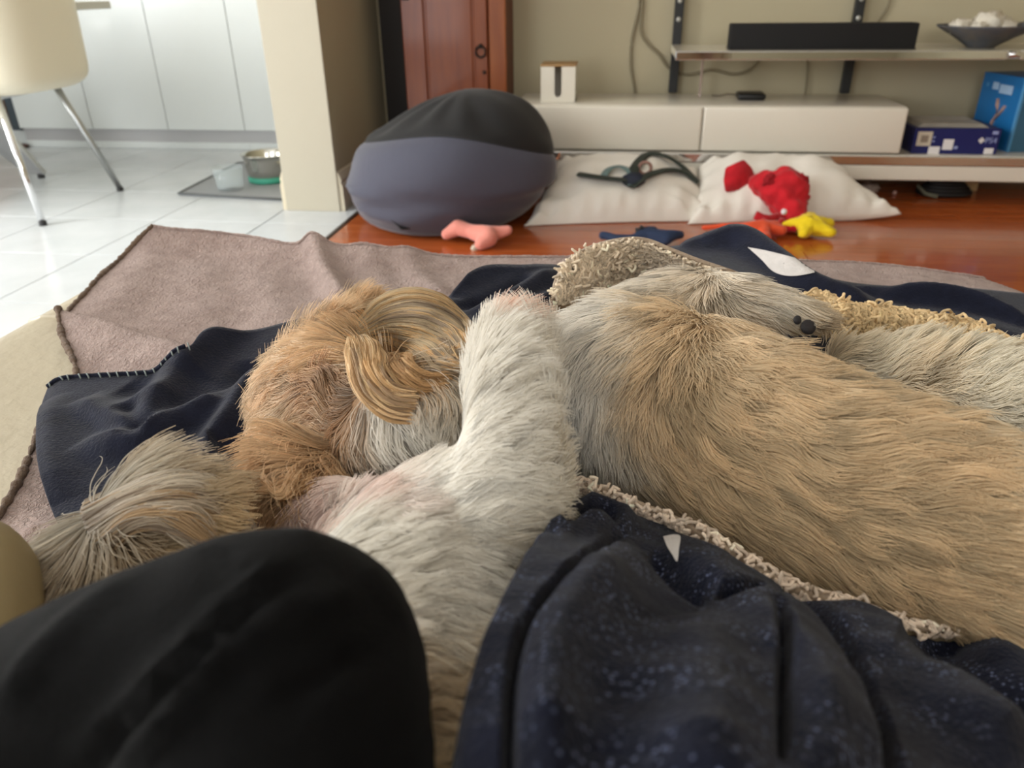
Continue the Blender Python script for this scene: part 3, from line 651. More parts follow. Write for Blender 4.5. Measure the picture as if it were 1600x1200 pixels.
V, T, Nn = mesh_np(me); V = V+Nn*(.005*nz(V, 26, 4))[:, None]; V[:, 2] = np.maximum(V[:, 2]-V[:, 2].min()+.0005, .0005); set_verts(me, V); link('body', me, NVY, t)
bm = lump(py(1001, 363, 2.63), .02, 4, 8, .3, 3); fin('black_tip', bm, BAGB, t)
# ------------------------------------------------------------------ leather chaise
ZS = .47
LEA = mat('cream_leather', (196, 184, 160), .38, bump=(75, .35, .004), coat=.1, mix=((186, 174, 150), 6, .35, .7))
def outline(n=260):
    pts = []
    def arc(cx, cy, r, a0, a1, k):
        for i in range(k): a = a0+(a1-a0)*i/(k-1); pts.append((cx+r*math.cos(a), cy+r*math.sin(a)))
    arc(.66-.38, 1.035-.38, .38, 0, PI/2, 40); arc(-.70+.10, 1.035-.10, .10, PI/2, PI, 16); arc(-.70+.1, -1.3+.1, .1, PI, 1.5*PI, 10); arc(.66-.1, -1.3+.1, .1, 1.5*PI, 2*PI, 10)
    P = np.array(pts+[pts[0]]); d = np.r_[0, np.cumsum(np.linalg.norm(np.diff(P, axis=0), axis=1))]; t = np.linspace(0, d[-1], n, endpoint=False)
    return np.stack([np.interp(t, d, P[:, 0]), np.interp(t, d, P[:, 1])], -1)
OUT = outline()
def seatz(xy):
    """height of the seat top; beyond its edge the surface drops away"""
    d, _, _ = pdist(xy, np.vstack([OUT, OUT[:1]])); ins = inpoly(xy, OUT); d = np.where(ins, d, -d)
    z = ZS-.05*np.clip(1-d/.06, 0, 2.2)**2
    return z-.007*np.exp(-((xy[:, 1]-.735)/.010)**2)*sm(.0, .03, d)
t = thing('chaise', 'cream leather chaise seat with a piped seam, in the foreground at left', 'sofa', (0, 0, 0))
nrm = np.roll(OUT, -1, 0)-np.roll(OUT, 1, 0); nrm = np.stack([nrm[:, 1], -nrm[:, 0]], -1); nrm /= np.linalg.norm(nrm, axis=1)[:, None]
rings = []
for ins, z in [(.03, .07), (.005, .10), (0, .2), (0, .36), (0, .40), (.004, .425), (.012, .444), (.026, .457), (.045, .4665), (.06, .47)]:
    rings.append(np.c_[OUT-nrm*ins, np.full(len(OUT), z)])
cen = np.array([-.02, -.1])
base = OUT-nrm*.06
for f in np.linspace(.04, .97, 44):
    q = base*(1-f)+cen*f; rings.append(np.c_[q, seatz(q)])
R_ = np.array(rings).transpose(1, 0, 2); R_ = np.concatenate([R_, R_[:1]], 0)
grid_mesh('seat_cushion', R_, LEA, t)
bm = bm_new(); xs = np.linspace(-.66, .5, 60); xy = np.stack([xs, .735+.004*np.sin(xs*9)], -1); tube(bm, np.c_[xy, seatz(xy)+.0055], .0042, 8); fin('piped_seam', bm, LEA, t)
bm = bm_new(); bx(bm, -.70, .9, -.98, -.62, .10, 1.0, .08, 4); fin('added_backrest', bm, LEA, t)  # unseen backrest, added to keep rear window light off the foreground
for x0, x1 in ((-.68, .09), (.11, .88)):
    bm = bm_new(); bx(bm, x0, x1, -.66, -.48, .475, .98, .07, 4); fin('added_back_cushion', bm, LEA, t)  # unseen cushions, added with it to block that light
for lx, ly in ((-.6, .9), (.3, .9), (-.6, -1.1), (.5, -1.1)):
    bm = bm_new(); lathe(bm, [(.001, 0), (.02, 0), (.028, .075), (.001, .075)], 14, (lx, ly, 0)); fin('leg', bm, STEEL, t)

# ------------------------------------------------------------------ blankets
def coons(T, B, L, R, n, m):
    """pixel+height border curves -> (n,m,3) grid of (px,py,z); T,B run left-right, L,R run top-bottom"""
    T, B = spline(T, n), spline(B, n); L, R = spline(L, m), spline(R, m)
    u = np.linspace(0, 1, n)[:, None, None]; v = np.linspace(0, 1, m)[None, :, None]
    S = (1-v)*T[:, None]+v*B[:, None]+(1-u)*L[None]+u*R[None]
    return S-((1-u)*(1-v)*T[0]+u*(1-v)*T[-1]+(1-u)*v*B[0]+u*v*B[-1])
def to_world(G):
    d = CF+(G[..., :1]-800)/FPX*CR+(600-G[..., 1:2])/FPX*CU
    return CO+d*((G[..., 2:3]-H)/d[..., 2:3])
def ridge_h(P, ridges, z0):
    xy = P.reshape(-1, 3)[:, :2]; h = np.zeros(len(xy))
    for pts, amp, wd, *asym in ridges:
        L = np.array([pz(x, y, z0)[:2] for x, y in pts]); L = spline(L, 24)
        d, par, sg = pdist(xy, L)
        wl = wd*(1 if not asym else np.where(sg > 0, asym[0], asym[1]))
        env = np.clip(np.minimum(par, 1-par)*5, 0, 1)**.7 if not (asym and len(asym) > 2) else 1
        dd = d/wl
        h += amp*np.exp(-dd**2)*env
    return h.reshape(P.shape[:2])
def ridge_px(Gp, ridges, sc=3600):
    xy = Gp.reshape(-1, 3)[:, :2]; h = np.zeros(len(xy))
    for pts, amp, wd, *asym in ridges:
        d, par, sg = pdist(xy, spline(pts, 24)); h += amp*np.exp(-(d/(wd*sc))**2)*np.clip(np.minimum(par, 1-par)*5, 0, 1)**.7
    return h.reshape(Gp.shape[:2])
def edge_tube(name, pts, r, m, parent, amp=.25, f=160, seed=0):
    S = spline(pts, int(np.clip(len(pts)*3, 60, 500))); rr = r*(1+amp*nz(S, f, seed))
    bm = bm_new(); tube(bm, S, list(rr), 8); return fin(name, bm, m, parent)
def fabric(name, rgb, rgb2, nap, strength, sheen=.35, specks=None, rough=.95, ndist=.0025):
    """fleece: two-scale nap bump, slight mottling, optional pale lint specks"""
    m = mat(name, rgb, rough, spec=.15, sheen=sheen, mix=(rgb2, 60, .35, .7)); nt = m.node_tree; N, L = nt.nodes, nt.links; b = N['Principled BSDF']
    tc = N['Texture Coordinate']
    a = N.new('ShaderNodeTexNoise'); a.inputs['Scale'].default_value = nap; a.inputs['Detail'].default_value = 3; a.inputs['Roughness'].default_value = .65; a.inputs['Distortion'].default_value = .6
    L.new(tc.outputs['Object'], a.inputs['Vector'])
    bn = N.new('ShaderNodeBump'); bn.inputs['Strength'].default_value = strength; bn.inputs['Distance'].default_value = ndist
    L.new(a.outputs['Fac'], bn.inputs['Height']); L.new(bn.outputs[0], b.inputs['Normal'])
    if specks:
        v = N.new('ShaderNodeTexVoronoi'); v.inputs['Scale'].default_value = 420; L.new(tc.outputs['Object'], v.inputs['Vector'])
        n2 = N.new('ShaderNodeTexNoise'); n2.inputs['Scale'].default_value = 45; L.new(tc.outputs['Object'], n2.inputs['Vector'])
        r1 = N.new('ShaderNodeMapRange'); r1.inputs[1].default_value = .34; r1.inputs[2].default_value = .14; L.new(v.outputs['Distance'], r1.inputs[0])
        r2 = N.new('ShaderNodeMapRange'); r2.inputs[1].default_value = .44; r2.inputs[2].default_value = .6; L.new(n2.outputs['Fac'], r2.inputs[0])
        mu = N.new('ShaderNodeMath'); mu.operation = 'MULTIPLY'; L.new(r1.outputs[0], mu.inputs[0]); L.new(r2.outputs[0], mu.inputs[1])
        mu2 = N.new('ShaderNodeMath'); mu2.operation = 'MULTIPLY'; mu2.inputs[1].default_value = .6; L.new(mu.outputs[0], mu2.inputs[0])
        mx = N.new('ShaderNodeMix'); mx.data_type = 'RGBA'; mx.inputs[7].default_value = (*lin(specks), 1)
        src = b.inputs['Base Color'].links[0].from_socket
        L.new(mu2.outputs[0], mx.inputs[0]); L.new(src, mx.inputs[6]); L.new(mx.outputs[2], b.inputs['Base Color'])
    return m
TAU = fabric('taupe_fleece', (188, 165, 157), (166, 143, 135), 260, 1.0, .25, ndist=.006)
TAUE = fabric('taupe_overlock', (128, 108, 92), (100, 82, 70), 400, .9, .2)
NAV = fabric('navy_fleece', (31, 34, 50), (25, 27, 40), 420, .5, .18)
NAVS = fabric('navy_fleece_linty', (25, 28, 43), (18, 20, 32), 420, .6, .08, (126, 136, 170))
MOT = fabric('white_print_fleece', (214, 208, 204), (200, 194, 190), 260, .6, .2)

# taupe fleece
Tt = [(240, 358, .515), (300, 360, .513), (380, 366, .508), (440, 378, .503), (520, 384, .50), (600, 388, .498), (680, 398, .488), (870, 402, .484), (1000, 404, .48), (1270, 408, .477), (1400, 415, .475), (1500, 427, .47), (1562, 439, .46), (1680, 462, .44)]
Lt = [(240, 358, .515), (190, 405, .487), (140, 455, .482), (103, 490, .482), (99, 530, .480), (118, 575, .480), (108, 605, .479), (65, 670, .479), (35, 745, .479), (0, 800, .479), (-70, 900, .479)]
Rt = [(1680, 462, .44), (1760, 560, .45), (1800, 700, .45)]
Bt = [(-70, 900, .479), (400, 880, .479), (1000, 800, .479), (1800, 700, .45)]
Gp = coons(Tt, Bt, Lt, Rt, 380, 150); P = to_world(Gp)
xy = P.reshape(-1, 3)[:, :2]; sz = seatz(xy).reshape(P.shape[:2])
rd = [([(462, 352), (478, 372), (500, 410), (530, 455)], .017, .018, 1, .7, 1), ([(632, 388), (655, 420), (700, 455)], .008, .02), ([(400, 400), (420, 450), (440, 500)], .005, .03),
      ([(80, 492), (140, 503), (200, 520), (315, 556), (360, 575)], .017, .02, .45, 1.6, 1), ([(100, 560), (200, 590), (300, 600)], -.004, .02), ([(10, 830), (60, 815), (110, 850)], .008, .012),
      ([(240, 365), (230, 400), (200, 440), (150, 475)], .006, .03), ([(560, 385), (590, 420), (610, 460)], .005, .02), ([(300, 400), (330, 440), (330, 490)], .004, .03)]
z = np.maximum(sz+.004, np.minimum(Gp[..., 2], sz+.06))
env = 1
z = z+ridge_h(P, rd, .49)+.0018*nz(P*np.array([1, 1, 0]), 26, 3)
P[..., 2] = z
tf = thing('taupe_throw', 'taupe fleece throw with overlocked edge spread across the leather chaise', 'blanket', (0, 0, 0))
grid_mesh('fleece_sheet', P, TAU, tf, thick=.003)
edge_tube('overlocked_edge', P[0, :, :]+[0, 0, .001], .003, TAUE, tf, .35, 300); edge_tube('hem', P[:, 0, :], .0022, TAU, tf, .2, 300)
TAUP = P

# navy blanket: rear sheet under the dogs, near fold, curly lining
nb = thing('navy_blanket', 'navy fleece blanket with curly cream lining, bunched under and around both dogs', 'blanket', (0, 0, 0))
Tn = [(74, 604, .492), (100, 590, .498), (180, 585, .50), (292, 580, .502), (330, 546, .506), (420, 512, .512), (520, 486, .514), (600, 474, .515), (690, 464, .515), (760, 432, .515), (870, 416, .515), (1000, 396, .51), (1080, 381, .515), (1180, 384, .515), (1290, 430, .496), (1390, 447, .492), (1500, 452, .490), (1600, 458, .485), (1780, 470, .47)]
Ln = [(74, 604, .492), (63, 640, .49), (60, 690, .489), (64, 740, .489), (78, 790, .489), (110, 860, .489)]
Rn = [(1780, 470, .47), (1820, 600, .47), (1800, 780, .48)]
Bn = [(110, 860, .489), (300, 960, .489), (600, 980, .489), (900, 930, .489), (1200, 850, .489), (1800, 780, .48)]
Gp = coons(Tn, Bn, Ln, Rn, 420, 170); P = to_world(Gp)
xy = P.reshape(-1, 3)[:, :2]; sz = seatz(xy).reshape(P.shape[:2])
rd = [([(205, 690), (224, 662), (262, 616), (315, 567), (367, 530), (437, 504), (520, 485)], .022, .022, 1, .8), ([(122, 684), (165, 690), (210, 692), (248, 678), (280, 660), (350, 628), (400, 600)], .014, .014, .8, 1),
      ([(315, 715), (350, 668), (395, 620), (430, 590)], .014, .014, .8, 1), ([(120, 622), (175, 655), (217, 671), (250, 678)], .010, .012, 1.4, .7), ([(66, 615), (60, 690), (70, 770)], .007, .018),
      ([(240, 678), (222, 672), (200, 640)], -.010, .010), ([(200, 600), (260, 610), (300, 590)], -.007, .02), ([(340, 640), (380, 600), (400, 575)], -.008, .012), ([(330, 700), (370, 690), (400, 700)], -.01, .015),
      ([(330, 760), (400, 740), (440, 790)], -.008, .02),
      ([(690, 476), (740, 452), (800, 436), (870, 428)], .016, .020), ([(740, 505), (800, 482), (850, 455), (880, 445)], .012, .012), ([(790, 520), (840, 490), (880, 470)], .010, .010), ([(710, 500), (770, 480), (830, 452)], -.008, .008),
      ([(1060, 400), (1100, 396), (1160, 402), (1215, 428), (1260, 452), (1330, 468), (1420, 480)], .024, .020, 1, 1), ([(1300, 440), (1350, 446), (1420, 452), (1480, 460), (1600, 474)], .008, .010), ([(1370, 455), (1450, 458), (1540, 470), (1640, 490)], .014, .010, 1, .7), ([(1380, 444), (1470, 451), (1600, 476)], -.006, .006),
      ([(1400, 488), (1500, 500), (1600, 520), (1680, 540)], .010, .009, 1, .7), ([(1340, 470), (1420, 478), (1520, 492), (1620, 510)], -.007, .007), ([(1470, 530), (1560, 540), (1640, 560)], .008, .008)]
rh = ridge_h(P, rd, .50)
z = np.maximum(sz+.011, np.minimum(Gp[..., 2], sz+.05))+rh+.0016*nz(P*np.array([1, 1, 0]), 20, 5)
# keep above the throw beneath
P[..., 2] = np.maximum(z, sz+.009)
tree = None
grid_mesh('rear_sheet', P, NAV, nb, thick=.003)
NAVP = P
# blanket stitch on the free edge at left and rear
STI = mat('stitch_yarn', (122, 130, 128), .8)
E1 = P[:, 0, :]; px = proj(E1)[:, 0]
sel = np.where((px > 70) & (px < 296))[0]
edge_tube('bound_edge', P[sel[0]:sel[-1], 0, :]+[0, 0, .001], .0022, NAV, nb, .1)
bm0 = None
arc = np.r_[0, np.cumsum(np.linalg.norm(np.diff(E1[sel[0]:sel[-1]+1], axis=0), axis=1))]
for s in np.arange(.002, arc[-1], .0085):
    i = sel[0]+int(np.searchsorted(arc, s)); i = min(i, P.shape[0]-3)
    a = P[i, 0]; inn = P[min(i+1, P.shape[0]-1), 3]; d = inn-a; d = d/np.linalg.norm(d)*.0085
    bm = bm_new(); tube(bm, [a+[0, 0, .0032], a+d*.5+[0, 0, .0038], a+d+[0, 0, .0018]], .0007, 5); fin('stitch', bm, STI, nb)
def decal(name, poly, zoff, m, parent, surf, step=.0035):
    """printed motif: an inset patch that follows the sheet's surface"""
    bv = BVHTree.FromPolygons(surf.reshape(-1, 3).tolist(), (lambda n, k: np.stack([np.arange(n*k).reshape(n, k)[:-1, :-1], np.arange(n*k).reshape(n, k)[:-1, 1:], np.arange(n*k).reshape(n, k)[1:, 1:], np.arange(n*k).reshape(n, k)[1:, :-1]], -1).reshape(-1, 4).tolist())(*surf.shape[:2]))
    cx = np.mean([p[0] for p in poly]); cy = np.mean([p[1] for p in poly]); B = spline(list(poly)+[poly[0]], 60)
    rows = []
    for f in np.linspace(.02, 1, 16):
        r = []
        for q in B:
            x, y = cx+(q[0]-cx)*f, cy+(q[1]-cy)*f
            d = Vector(ray(x, y)).normalized(); hit = bv.ray_cast(Vector(CO), d)
            r.append(np.array(hit[0])-np.array(d)*zoff if hit[0] else np.full(3, np.nan))
        rows.append(r)
    A = np.array(rows)
    for i in range(len(A)):
        bad = np.isnan(A[i, :, 0])
        if bad.any() and i: A[i, bad] = A[i-1, bad]
    return grid_mesh(name, A, m, parent)
decal('white_motif', [(1168, 386), (1200, 392), (1250, 405), (1287, 419), (1262, 428), (1232, 431), (1208, 424), (1190, 406)], .0018, MOT, nb, P)
# near fold over the covered leg
Tf = [(876, 770, .535), (905, 778, .533), (950, 792, .537), (1010, 812, .538), (1060, 834, .538), (1120, 870, .536), (1200, 918, .534), (1300, 962, .53), (1400, 986, .527), (1480, 992, .524), (1545, 988, .522), (1600, 1006, .522), (1720, 1060, .522)]
Lf = [(876, 770, .535), (852, 800, .565), (805, 885, .60), (768, 965, .615), (730, 1050, .625), (706, 1120, .63), (690, 1200, .634), (665, 1420, .64)]
Rf = [(1720, 1060, .522), (1780, 1150, .54), (1900, 1420, .57)]
Bf = [(665, 1420, .64), (1000, 1440, .66), (1300, 1440, .66), (1600, 1430, .62), (1900, 1420, .57)]
Gp = coons(Tf, Bf, Lf, Rf, 420, 240)
u = np.linspace(0, 1, 420)[:, None]; v = np.linspace(0, 1, 240)[None, :]
bulge = .014*np.sin(PI*np.clip(u*1.15, 0, 1))**.8*sm(0, .6, v)
P = to_world(Gp)
rd = [([(976, 836), (938, 876), (895, 934), (850, 995), (820, 1045), (803, 1110), (797, 1230), (790, 1400)], -.0085, .0022, 1, 1), ([(888, 800), (850, 870), (800, 960), (765, 1050), (748, 1150), (735, 1300)], .008, .018), ([(1000, 858), (950, 930), (890, 1020), (860, 1120), (850, 1300)], .012, .016),
      ([(905, 792), (945, 798), (972, 812), (985, 835)], .008, .008), ([(880, 838), (905, 818), (940, 815), (972, 826)], -.006, .0018), ([(862, 850), (890, 830), (925, 828), (955, 838)], .005, .006), ([(1040, 842), (1085, 880), (1130, 925), (1180, 975), (1225, 1050), (1265, 1130), (1300, 1260)], .011, .013), ([(1010, 870), (1050, 905), (1090, 940), (1115, 956)], -.010, .004), ([(1112, 958), (1150, 962), (1188, 958)], -.008, .0022),
      ([(1080, 975), (1100, 1050), (1100, 1150), (1090, 1300)], .008, .025), ([(1205, 985), (1215, 1050), (1214, 1120), (1208, 1260)], -.0095, .0026), ([(1160, 880), (1205, 930), (1240, 980), (1290, 1060), (1320, 1120), (1360, 1260)], .004, .010), ([(1220, 935), (1260, 975), (1305, 1030), (1340, 1110), (1370, 1197), (1390, 1300)], -.010, .003),
      ([(1235, 930), (1330, 985), (1420, 1050), (1520, 1140), (1620, 1260)], .013, .016), ([(1400, 1000), (1480, 1030), (1560, 1080), (1640, 1150)], -.012, .014), ([(1500, 1000), (1560, 1020), (1610, 1060), (1700, 1130)], .008, .009)]
P[..., 2] += bulge+1.35*ridge_px(Gp, rd)*sm(0, .03, v)+.0016*nz(P*np.array([1, 1, 0]), 30, 9)+.0008*nz(P*np.array([1, 1, 0]), 90, 4)
# roll the free left edge under
roll = (1-sm(0, .035, u)); P[..., 2] -= .02*roll**2*sm(0.0, .05, v)
grid_mesh('near_fold', P, NAVS, nb, thick=.003)
NEARP = P
decal('white_motif', [(1036, 838), (1052, 835), (1063, 838), (1061, 856), (1058, 877), (1050, 866), (1042, 853)], .0016, MOT, nb, P)
i0 = int(np.argmin(np.abs(proj(P[:, 0])[:, 0]-1380)))
edge_tube('overlocked_edge', P[i0:, 0, :]+[0, 0, .001], .0026, mat('overlock_tan', (120, 104, 78), .9), nb, .35, 400)
# curly lining
SHER = fabric('curly_lining_base', (176, 158, 138), (150, 130, 110), 160, 1.0, .2)
CURL = hair_mat('curly_yarn', .8, .2)
def curls(name, S, density, col, parent, scale=1.0, skip=None):
    """looped yarn over a surface grid S (n,m,3)"""
    n, m, _ = S.shape
    a, b, c = S[:-1, :-1], S[1:, :-1], S[:-1, 1:]
    nr = np.cross(b-a, c-a); ar = np.linalg.norm(nr, axis=-1); N_ = nr/np.maximum(ar, 1e-12)[..., None]
    flip = (np.einsum('ijk,ijk->ij', N_, CO-a) < 0); N_[flip] *= -1
    cnt = int(ar.sum()*density); pr = (ar/ar.sum()).ravel(); k = rng.choice(len(pr), cnt, p=pr)
    i, j = np.unravel_index(k, ar.shape); fu, fv = rng.random(cnt)[:, None], rng.random(cnt)[:, None]
    p = a[i, j]+(b-a)[i, j]*fu+(c-a)[i, j]*fv; nn = N_[i, j]
    t1 = np.cross(nn, rng.normal(size=(cnt, 3))); t1 /= np.linalg.norm(t1, axis=1)[:, None]; t2 = np.cross(nn, t1)
    K = 14; s = np.linspace(0, 1, K); ph = rng.uniform(0, 2*PI, cnt)[:, None]; tw = rng.uniform(6, 11, cnt)[:, None]
    R = rng.uniform(.0010, .0024, cnt)[:, None]*scale; hgt = rng.uniform(.0012, .0034, cnt)[:, None]*scale; ln = rng.uniform(.007, .015, cnt)[:, None]*scale
    up = (rng.random((cnt, 1)) < .05)*rng.uniform(.003, .008, (cnt, 1))*scale
    x = ln*(s-.5)+.3*R*np.cos(ph*2+tw*1.7*s); y = R*np.sin(ph+tw*s); zz = hgt*np.sin(PI*s)**.5+up*np.sin(PI*s)+.0004
    pts = p[:, None]+t1[:, None]*x[..., None]+t2[:, None]*y[..., None]+nn[:, None]*zz[..., None]
    cc = np.array(lin(col))*(1+.22*rng.normal(size=(cnt, 1)))*np.array([1, 1, 1])
    # stray loops standing proud
    rad = np.full(K, .00125*scale); rad[-1] *= .6; rad[0] *= .6
    return hair(name, pts, rad, np.clip(cc, .01, 1), CURL, parent)
def lining(name, T, B, n=120, m=24, puff=.012, col=(214, 198, 178), density=120000, scale=1.0, seed=1):
    A = spline(T, n); Bq = spline(B, n); v = np.linspace(0, 1, m)[None, :, None]
    G_ = A[:, None]*(1-v)+Bq[:, None]*v; S = to_world(G_)
    pu = puff*np.sin(PI*v[..., 0])[..., None]*np.array([0, -.5, .6]); S = S+pu+np.array([0, -.3, .5])*(.003*nz(S, 40, seed))[..., None]
    o = grid_mesh(name, S, SHER, nb, thick=.004); c = curls('curly_pile', S, density, col, o, scale); c['kind'] = 'stuff'
    return S
S1 = lining('lining_fold', [(864, 470, .548), (868, 440, .560), (884, 410, .570), (915, 390, .575), (958, 380, .578), (1005, 378, .578), (1050, 395, .570), (1110, 418, .560), (1170, 434, .553), (1215, 452, .545), (1250, 468, .535)],
            [(866, 494, .525), (885, 490, .525), (905, 476, .525), (930, 462, .525), (965, 446, .525), (1010, 436, .525), (1060, 440, .525), (1110, 450, .525), (1170, 474, .52), (1215, 490, .52), (1250, 500, .515)], col=(226, 208, 184))
S2 = lining('lining_fold', [(1236, 468, .53), (1262, 460, .535), (1292, 458, .535), (1312, 476, .53), (1360, 480, .525), (1420, 486, .522), (1500, 502, .52), (1560, 524, .515), (1640, 556, .505), (1760, 600, .49)],
            [(1236, 500, .51), (1262, 515, .505), (1292, 522, .505), (1320, 524, .505), (1370, 524, .505), (1430, 526, .505), (1510, 545, .50), (1570, 565, .498), (1640, 595, .495), (1760, 640, .485)], col=(222, 194, 150), seed=4)
S3 = lining('lining_edge', [(866, 746, .545), (900, 751, .547), (950, 763, .549), (1000, 782, .55), (1060, 806, .55), (1110, 831, .548), (1170, 868, .545), (1240, 907, .54), (1330, 942, .535), (1420, 972, .53), (1500, 986, .526)],
            [(872, 768, .53), (900, 776, .535), (950, 791, .538), (1005, 810, .539), (1060, 833, .539), (1120, 869, .537), (1190, 912, .535), (1260, 946, .532), (1340, 974, .529), (1430, 988, .526), (1500, 992, .524)], puff=.006, col=(226, 206, 186), seed=7, scale=.72)
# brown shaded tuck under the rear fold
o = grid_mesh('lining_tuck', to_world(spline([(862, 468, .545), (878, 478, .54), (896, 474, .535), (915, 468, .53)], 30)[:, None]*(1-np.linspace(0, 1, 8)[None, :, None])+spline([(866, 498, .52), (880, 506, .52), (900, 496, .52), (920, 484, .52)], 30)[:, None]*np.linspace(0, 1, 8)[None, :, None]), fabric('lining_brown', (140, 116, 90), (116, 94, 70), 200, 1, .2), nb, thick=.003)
# ------------------------------------------------------------------ the two dogs and the person
FURQ = 1.0
def ball(x, y, r, z=None, k=.85, base=ZS+.02):
    zz = z if z is not None else base+.05
    for _ in range(8):
        p = pz(x, y, zz); R = r*((p-CO)@CF)/FPX
        if z is not None: break
        zz = base+k*R
    return (tuple(p), R)
def ch(*a): return [ball(*q) if not isinstance(q[-1], dict) else ball(*q[:-1], **q[-1]) for q in a]
def blend_field(px, items, dims):
    """gaussian-weighted blend of anchored values: items (x,y,radius,*value)"""
    A = np.array([i[:3] for i in items], float); Vv = np.array([i[3:] for i in items], float)
    d2 = ((px[:, None, 0]-A[None, :, 0])**2+(px[:, None, 1]-A[None, :, 1])**2)/A[None, :, 2]**2
    w = np.exp(-np.minimum(d2, 60))+1e-9/(d2+1)**2
    return (w@Vv)/w.sum(1)[:, None]
def mesh_colour(me, items, seed):
    """coat colours stored on the skin so that it matches the strands over it"""
    V, T, Nn = mesh_np(me); px = proj(V); j = np.stack([nz(V, 40, seed), nz(V, 40, seed+9)], -1)*14
    c = blend_field(px+j, items, 3); c = np.array([lin(q) for q in c])
    a = me.attributes.new('strand_colour', 'FLOAT_COLOR', 'POINT'); a.data.foreach_set('color', np.c_[c*.8, np.ones(len(c))].astype(np.float32).reshape(-1))
FURM = hair_mat('dog_coat', .5, .3, .25); SKIN = hair_mat('dog_skin', .9, .1)
def fur(name, me, parent, n, L, flow, cols, K=7, rad=.00030, lay=.82, wave=.10, wfreq=1.6, clump=.45, clumpn=26, rot=.45, rotf=24, lift=.5, bias=None, tipcol=1.2, rootcol=.58, zmin=None, lenf=None, jit=.25, seed=0, cvar=.15, hang=0.0, rotm=None, wavem=None):
    V, T, Nn = mesh_np(me); n = int(n*FURQ)
    A, B, C = V[T[:, 0]], V[T[:, 1]], V[T[:, 2]]; cr = np.cross(B-A, C-A); ar = np.linalg.norm(cr, axis=1)*.5; fn = cr/np.maximum(2*ar, 1e-12)[:, None]
    ce = (A+B+C)/3; wgt = ar.copy()
    face = np.einsum('ij,ij->i', fn, (CO-ce)/np.linalg.norm(CO-ce, axis=1)[:, None]); wgt *= np.where(face < -.55, 0, np.where(face < -.1, .5, 1)); wgt[ce[:, 2] < (zmin or ZS+.012)] = 0
    depth = (ce-CO)@CF; wgt *= np.clip((.55/np.maximum(depth, .1)), .6, 2.2)
    pcent = proj(ce); out_ = (pcent[:, 0] < -120) | (pcent[:, 0] > 1680) | (pcent[:, 1] > 1280); wgt[out_] *= .45
    if bias is not None: wgt *= bias(pcent, ce)
    f = rng.choice(len(T), n, p=wgt/wgt.sum()); r1, r2 = np.sqrt(rng.random(n))[:, None], rng.random(n)[:, None]
    b0, b1, b2 = 1-r1, r1*(1-r2), r1*r2
    R0 = A[f]*b0+B[f]*b1+C[f]*b2; N0 = Nn[T[f, 0]]*b0+Nn[T[f, 1]]*b1+Nn[T[f, 2]]*b2; N0 /= np.linalg.norm(N0, axis=1)[:, None]
    px = proj(R0)
    nc = max(4, n//clumpn); ci = rng.choice(n, nc, replace=False)
    kd = kdtree.KDTree(nc)
    for i, q in enumerate(R0[ci]): kd.insert(q, i)
    kd.balance(); cid = np.fromiter((kd.find(q)[1] for q in R0), int, n); c0 = ci[cid]
    fl = blend_field(px, [(x, y, r, dx, dy) for x, y, r, dx, dy in flow], 2)
    t = fl[:, :1]*CR-fl[:, 1:]*CU
    t -= N0*np.einsum('ij,ij->i', t, N0)[:, None]; t /= np.maximum(np.linalg.norm(t, axis=1), 1e-6)[:, None]
    ang = (rot if rotm is None else rot*rotm(px))*(nz(R0, rotf, seed)*.7+nz(R0, rotf*2.6, seed+3)*.35)+rng.normal(0, .10, nc)[cid]+rng.normal(0, .045, n)
    bt = np.cross(N0, t); t = t*np.cos(ang)[:, None]+bt*np.sin(ang)[:, None]; bt = np.cross(N0, t)
    ln = L*(1-jit+2*jit*rng.random(n))*(.85+.3*rng.random(nc)[cid])
    if lenf is not None: ln = ln*lenf(px, R0)
    s = np.linspace(0, 1, K)[None, :]
    rise = (np.sin(np.clip(s*PI*.75, 0, PI))*.42*(lift*(.7+.6*rng.random(n)))[:, None])
    ph = (4*nz(R0, 16, seed+5)+rng.normal(0, .35, nc)[cid]+rng.normal(0, .15, n))[:, None]; wf = wfreq*(.85+.3*rng.random(nc)[cid])[:, None]
    side = (wave if wavem is None else (wave*wavem(px))[:, None])*s**1.1*np.sin(2*PI*wf*s+ph)
    pts = R0[:, None]+ln[:, None, None]*(t[:, None]*(s*lay)[..., None]+N0[:, None]*(rise+.02)[..., None]+bt[:, None]*side[..., None])
    if hang: pts[..., 2] -= hang*ln[:, None]*s**2
    cs = (clump*(.6+.6*rng.random(nc)[cid]))[:, None]*s**1.3
    pts += (R0[c0]-R0)[:, None]*np.clip(cs, 0, .92)[..., None]
    j = np.stack([nz(R0, 40, seed), nz(R0, 40, seed+9)], -1)*14
    col = blend_field(px+j+rng.normal(0, 6, (n, 2)), cols, 3); col = np.array([lin(q) for q in np.clip(col, 0, 255)]) if n < 2 else np.where(col/255 <= .04045, col/255/12.92, ((col/255+.055)/1.055)**2.4)
    col = col*(1+cvar*rng.normal(size=(nc, 1))[cid]+.07*rng.normal(size=(n, 1)))
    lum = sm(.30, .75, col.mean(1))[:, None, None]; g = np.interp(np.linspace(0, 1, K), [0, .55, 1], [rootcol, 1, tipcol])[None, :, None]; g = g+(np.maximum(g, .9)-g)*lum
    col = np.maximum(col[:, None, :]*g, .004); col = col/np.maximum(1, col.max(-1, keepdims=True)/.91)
    ra = rad*(1-.65*np.linspace(0, 1, K)**2)*1.0
    return strands(name, pts, ra, col, FURM, parent)
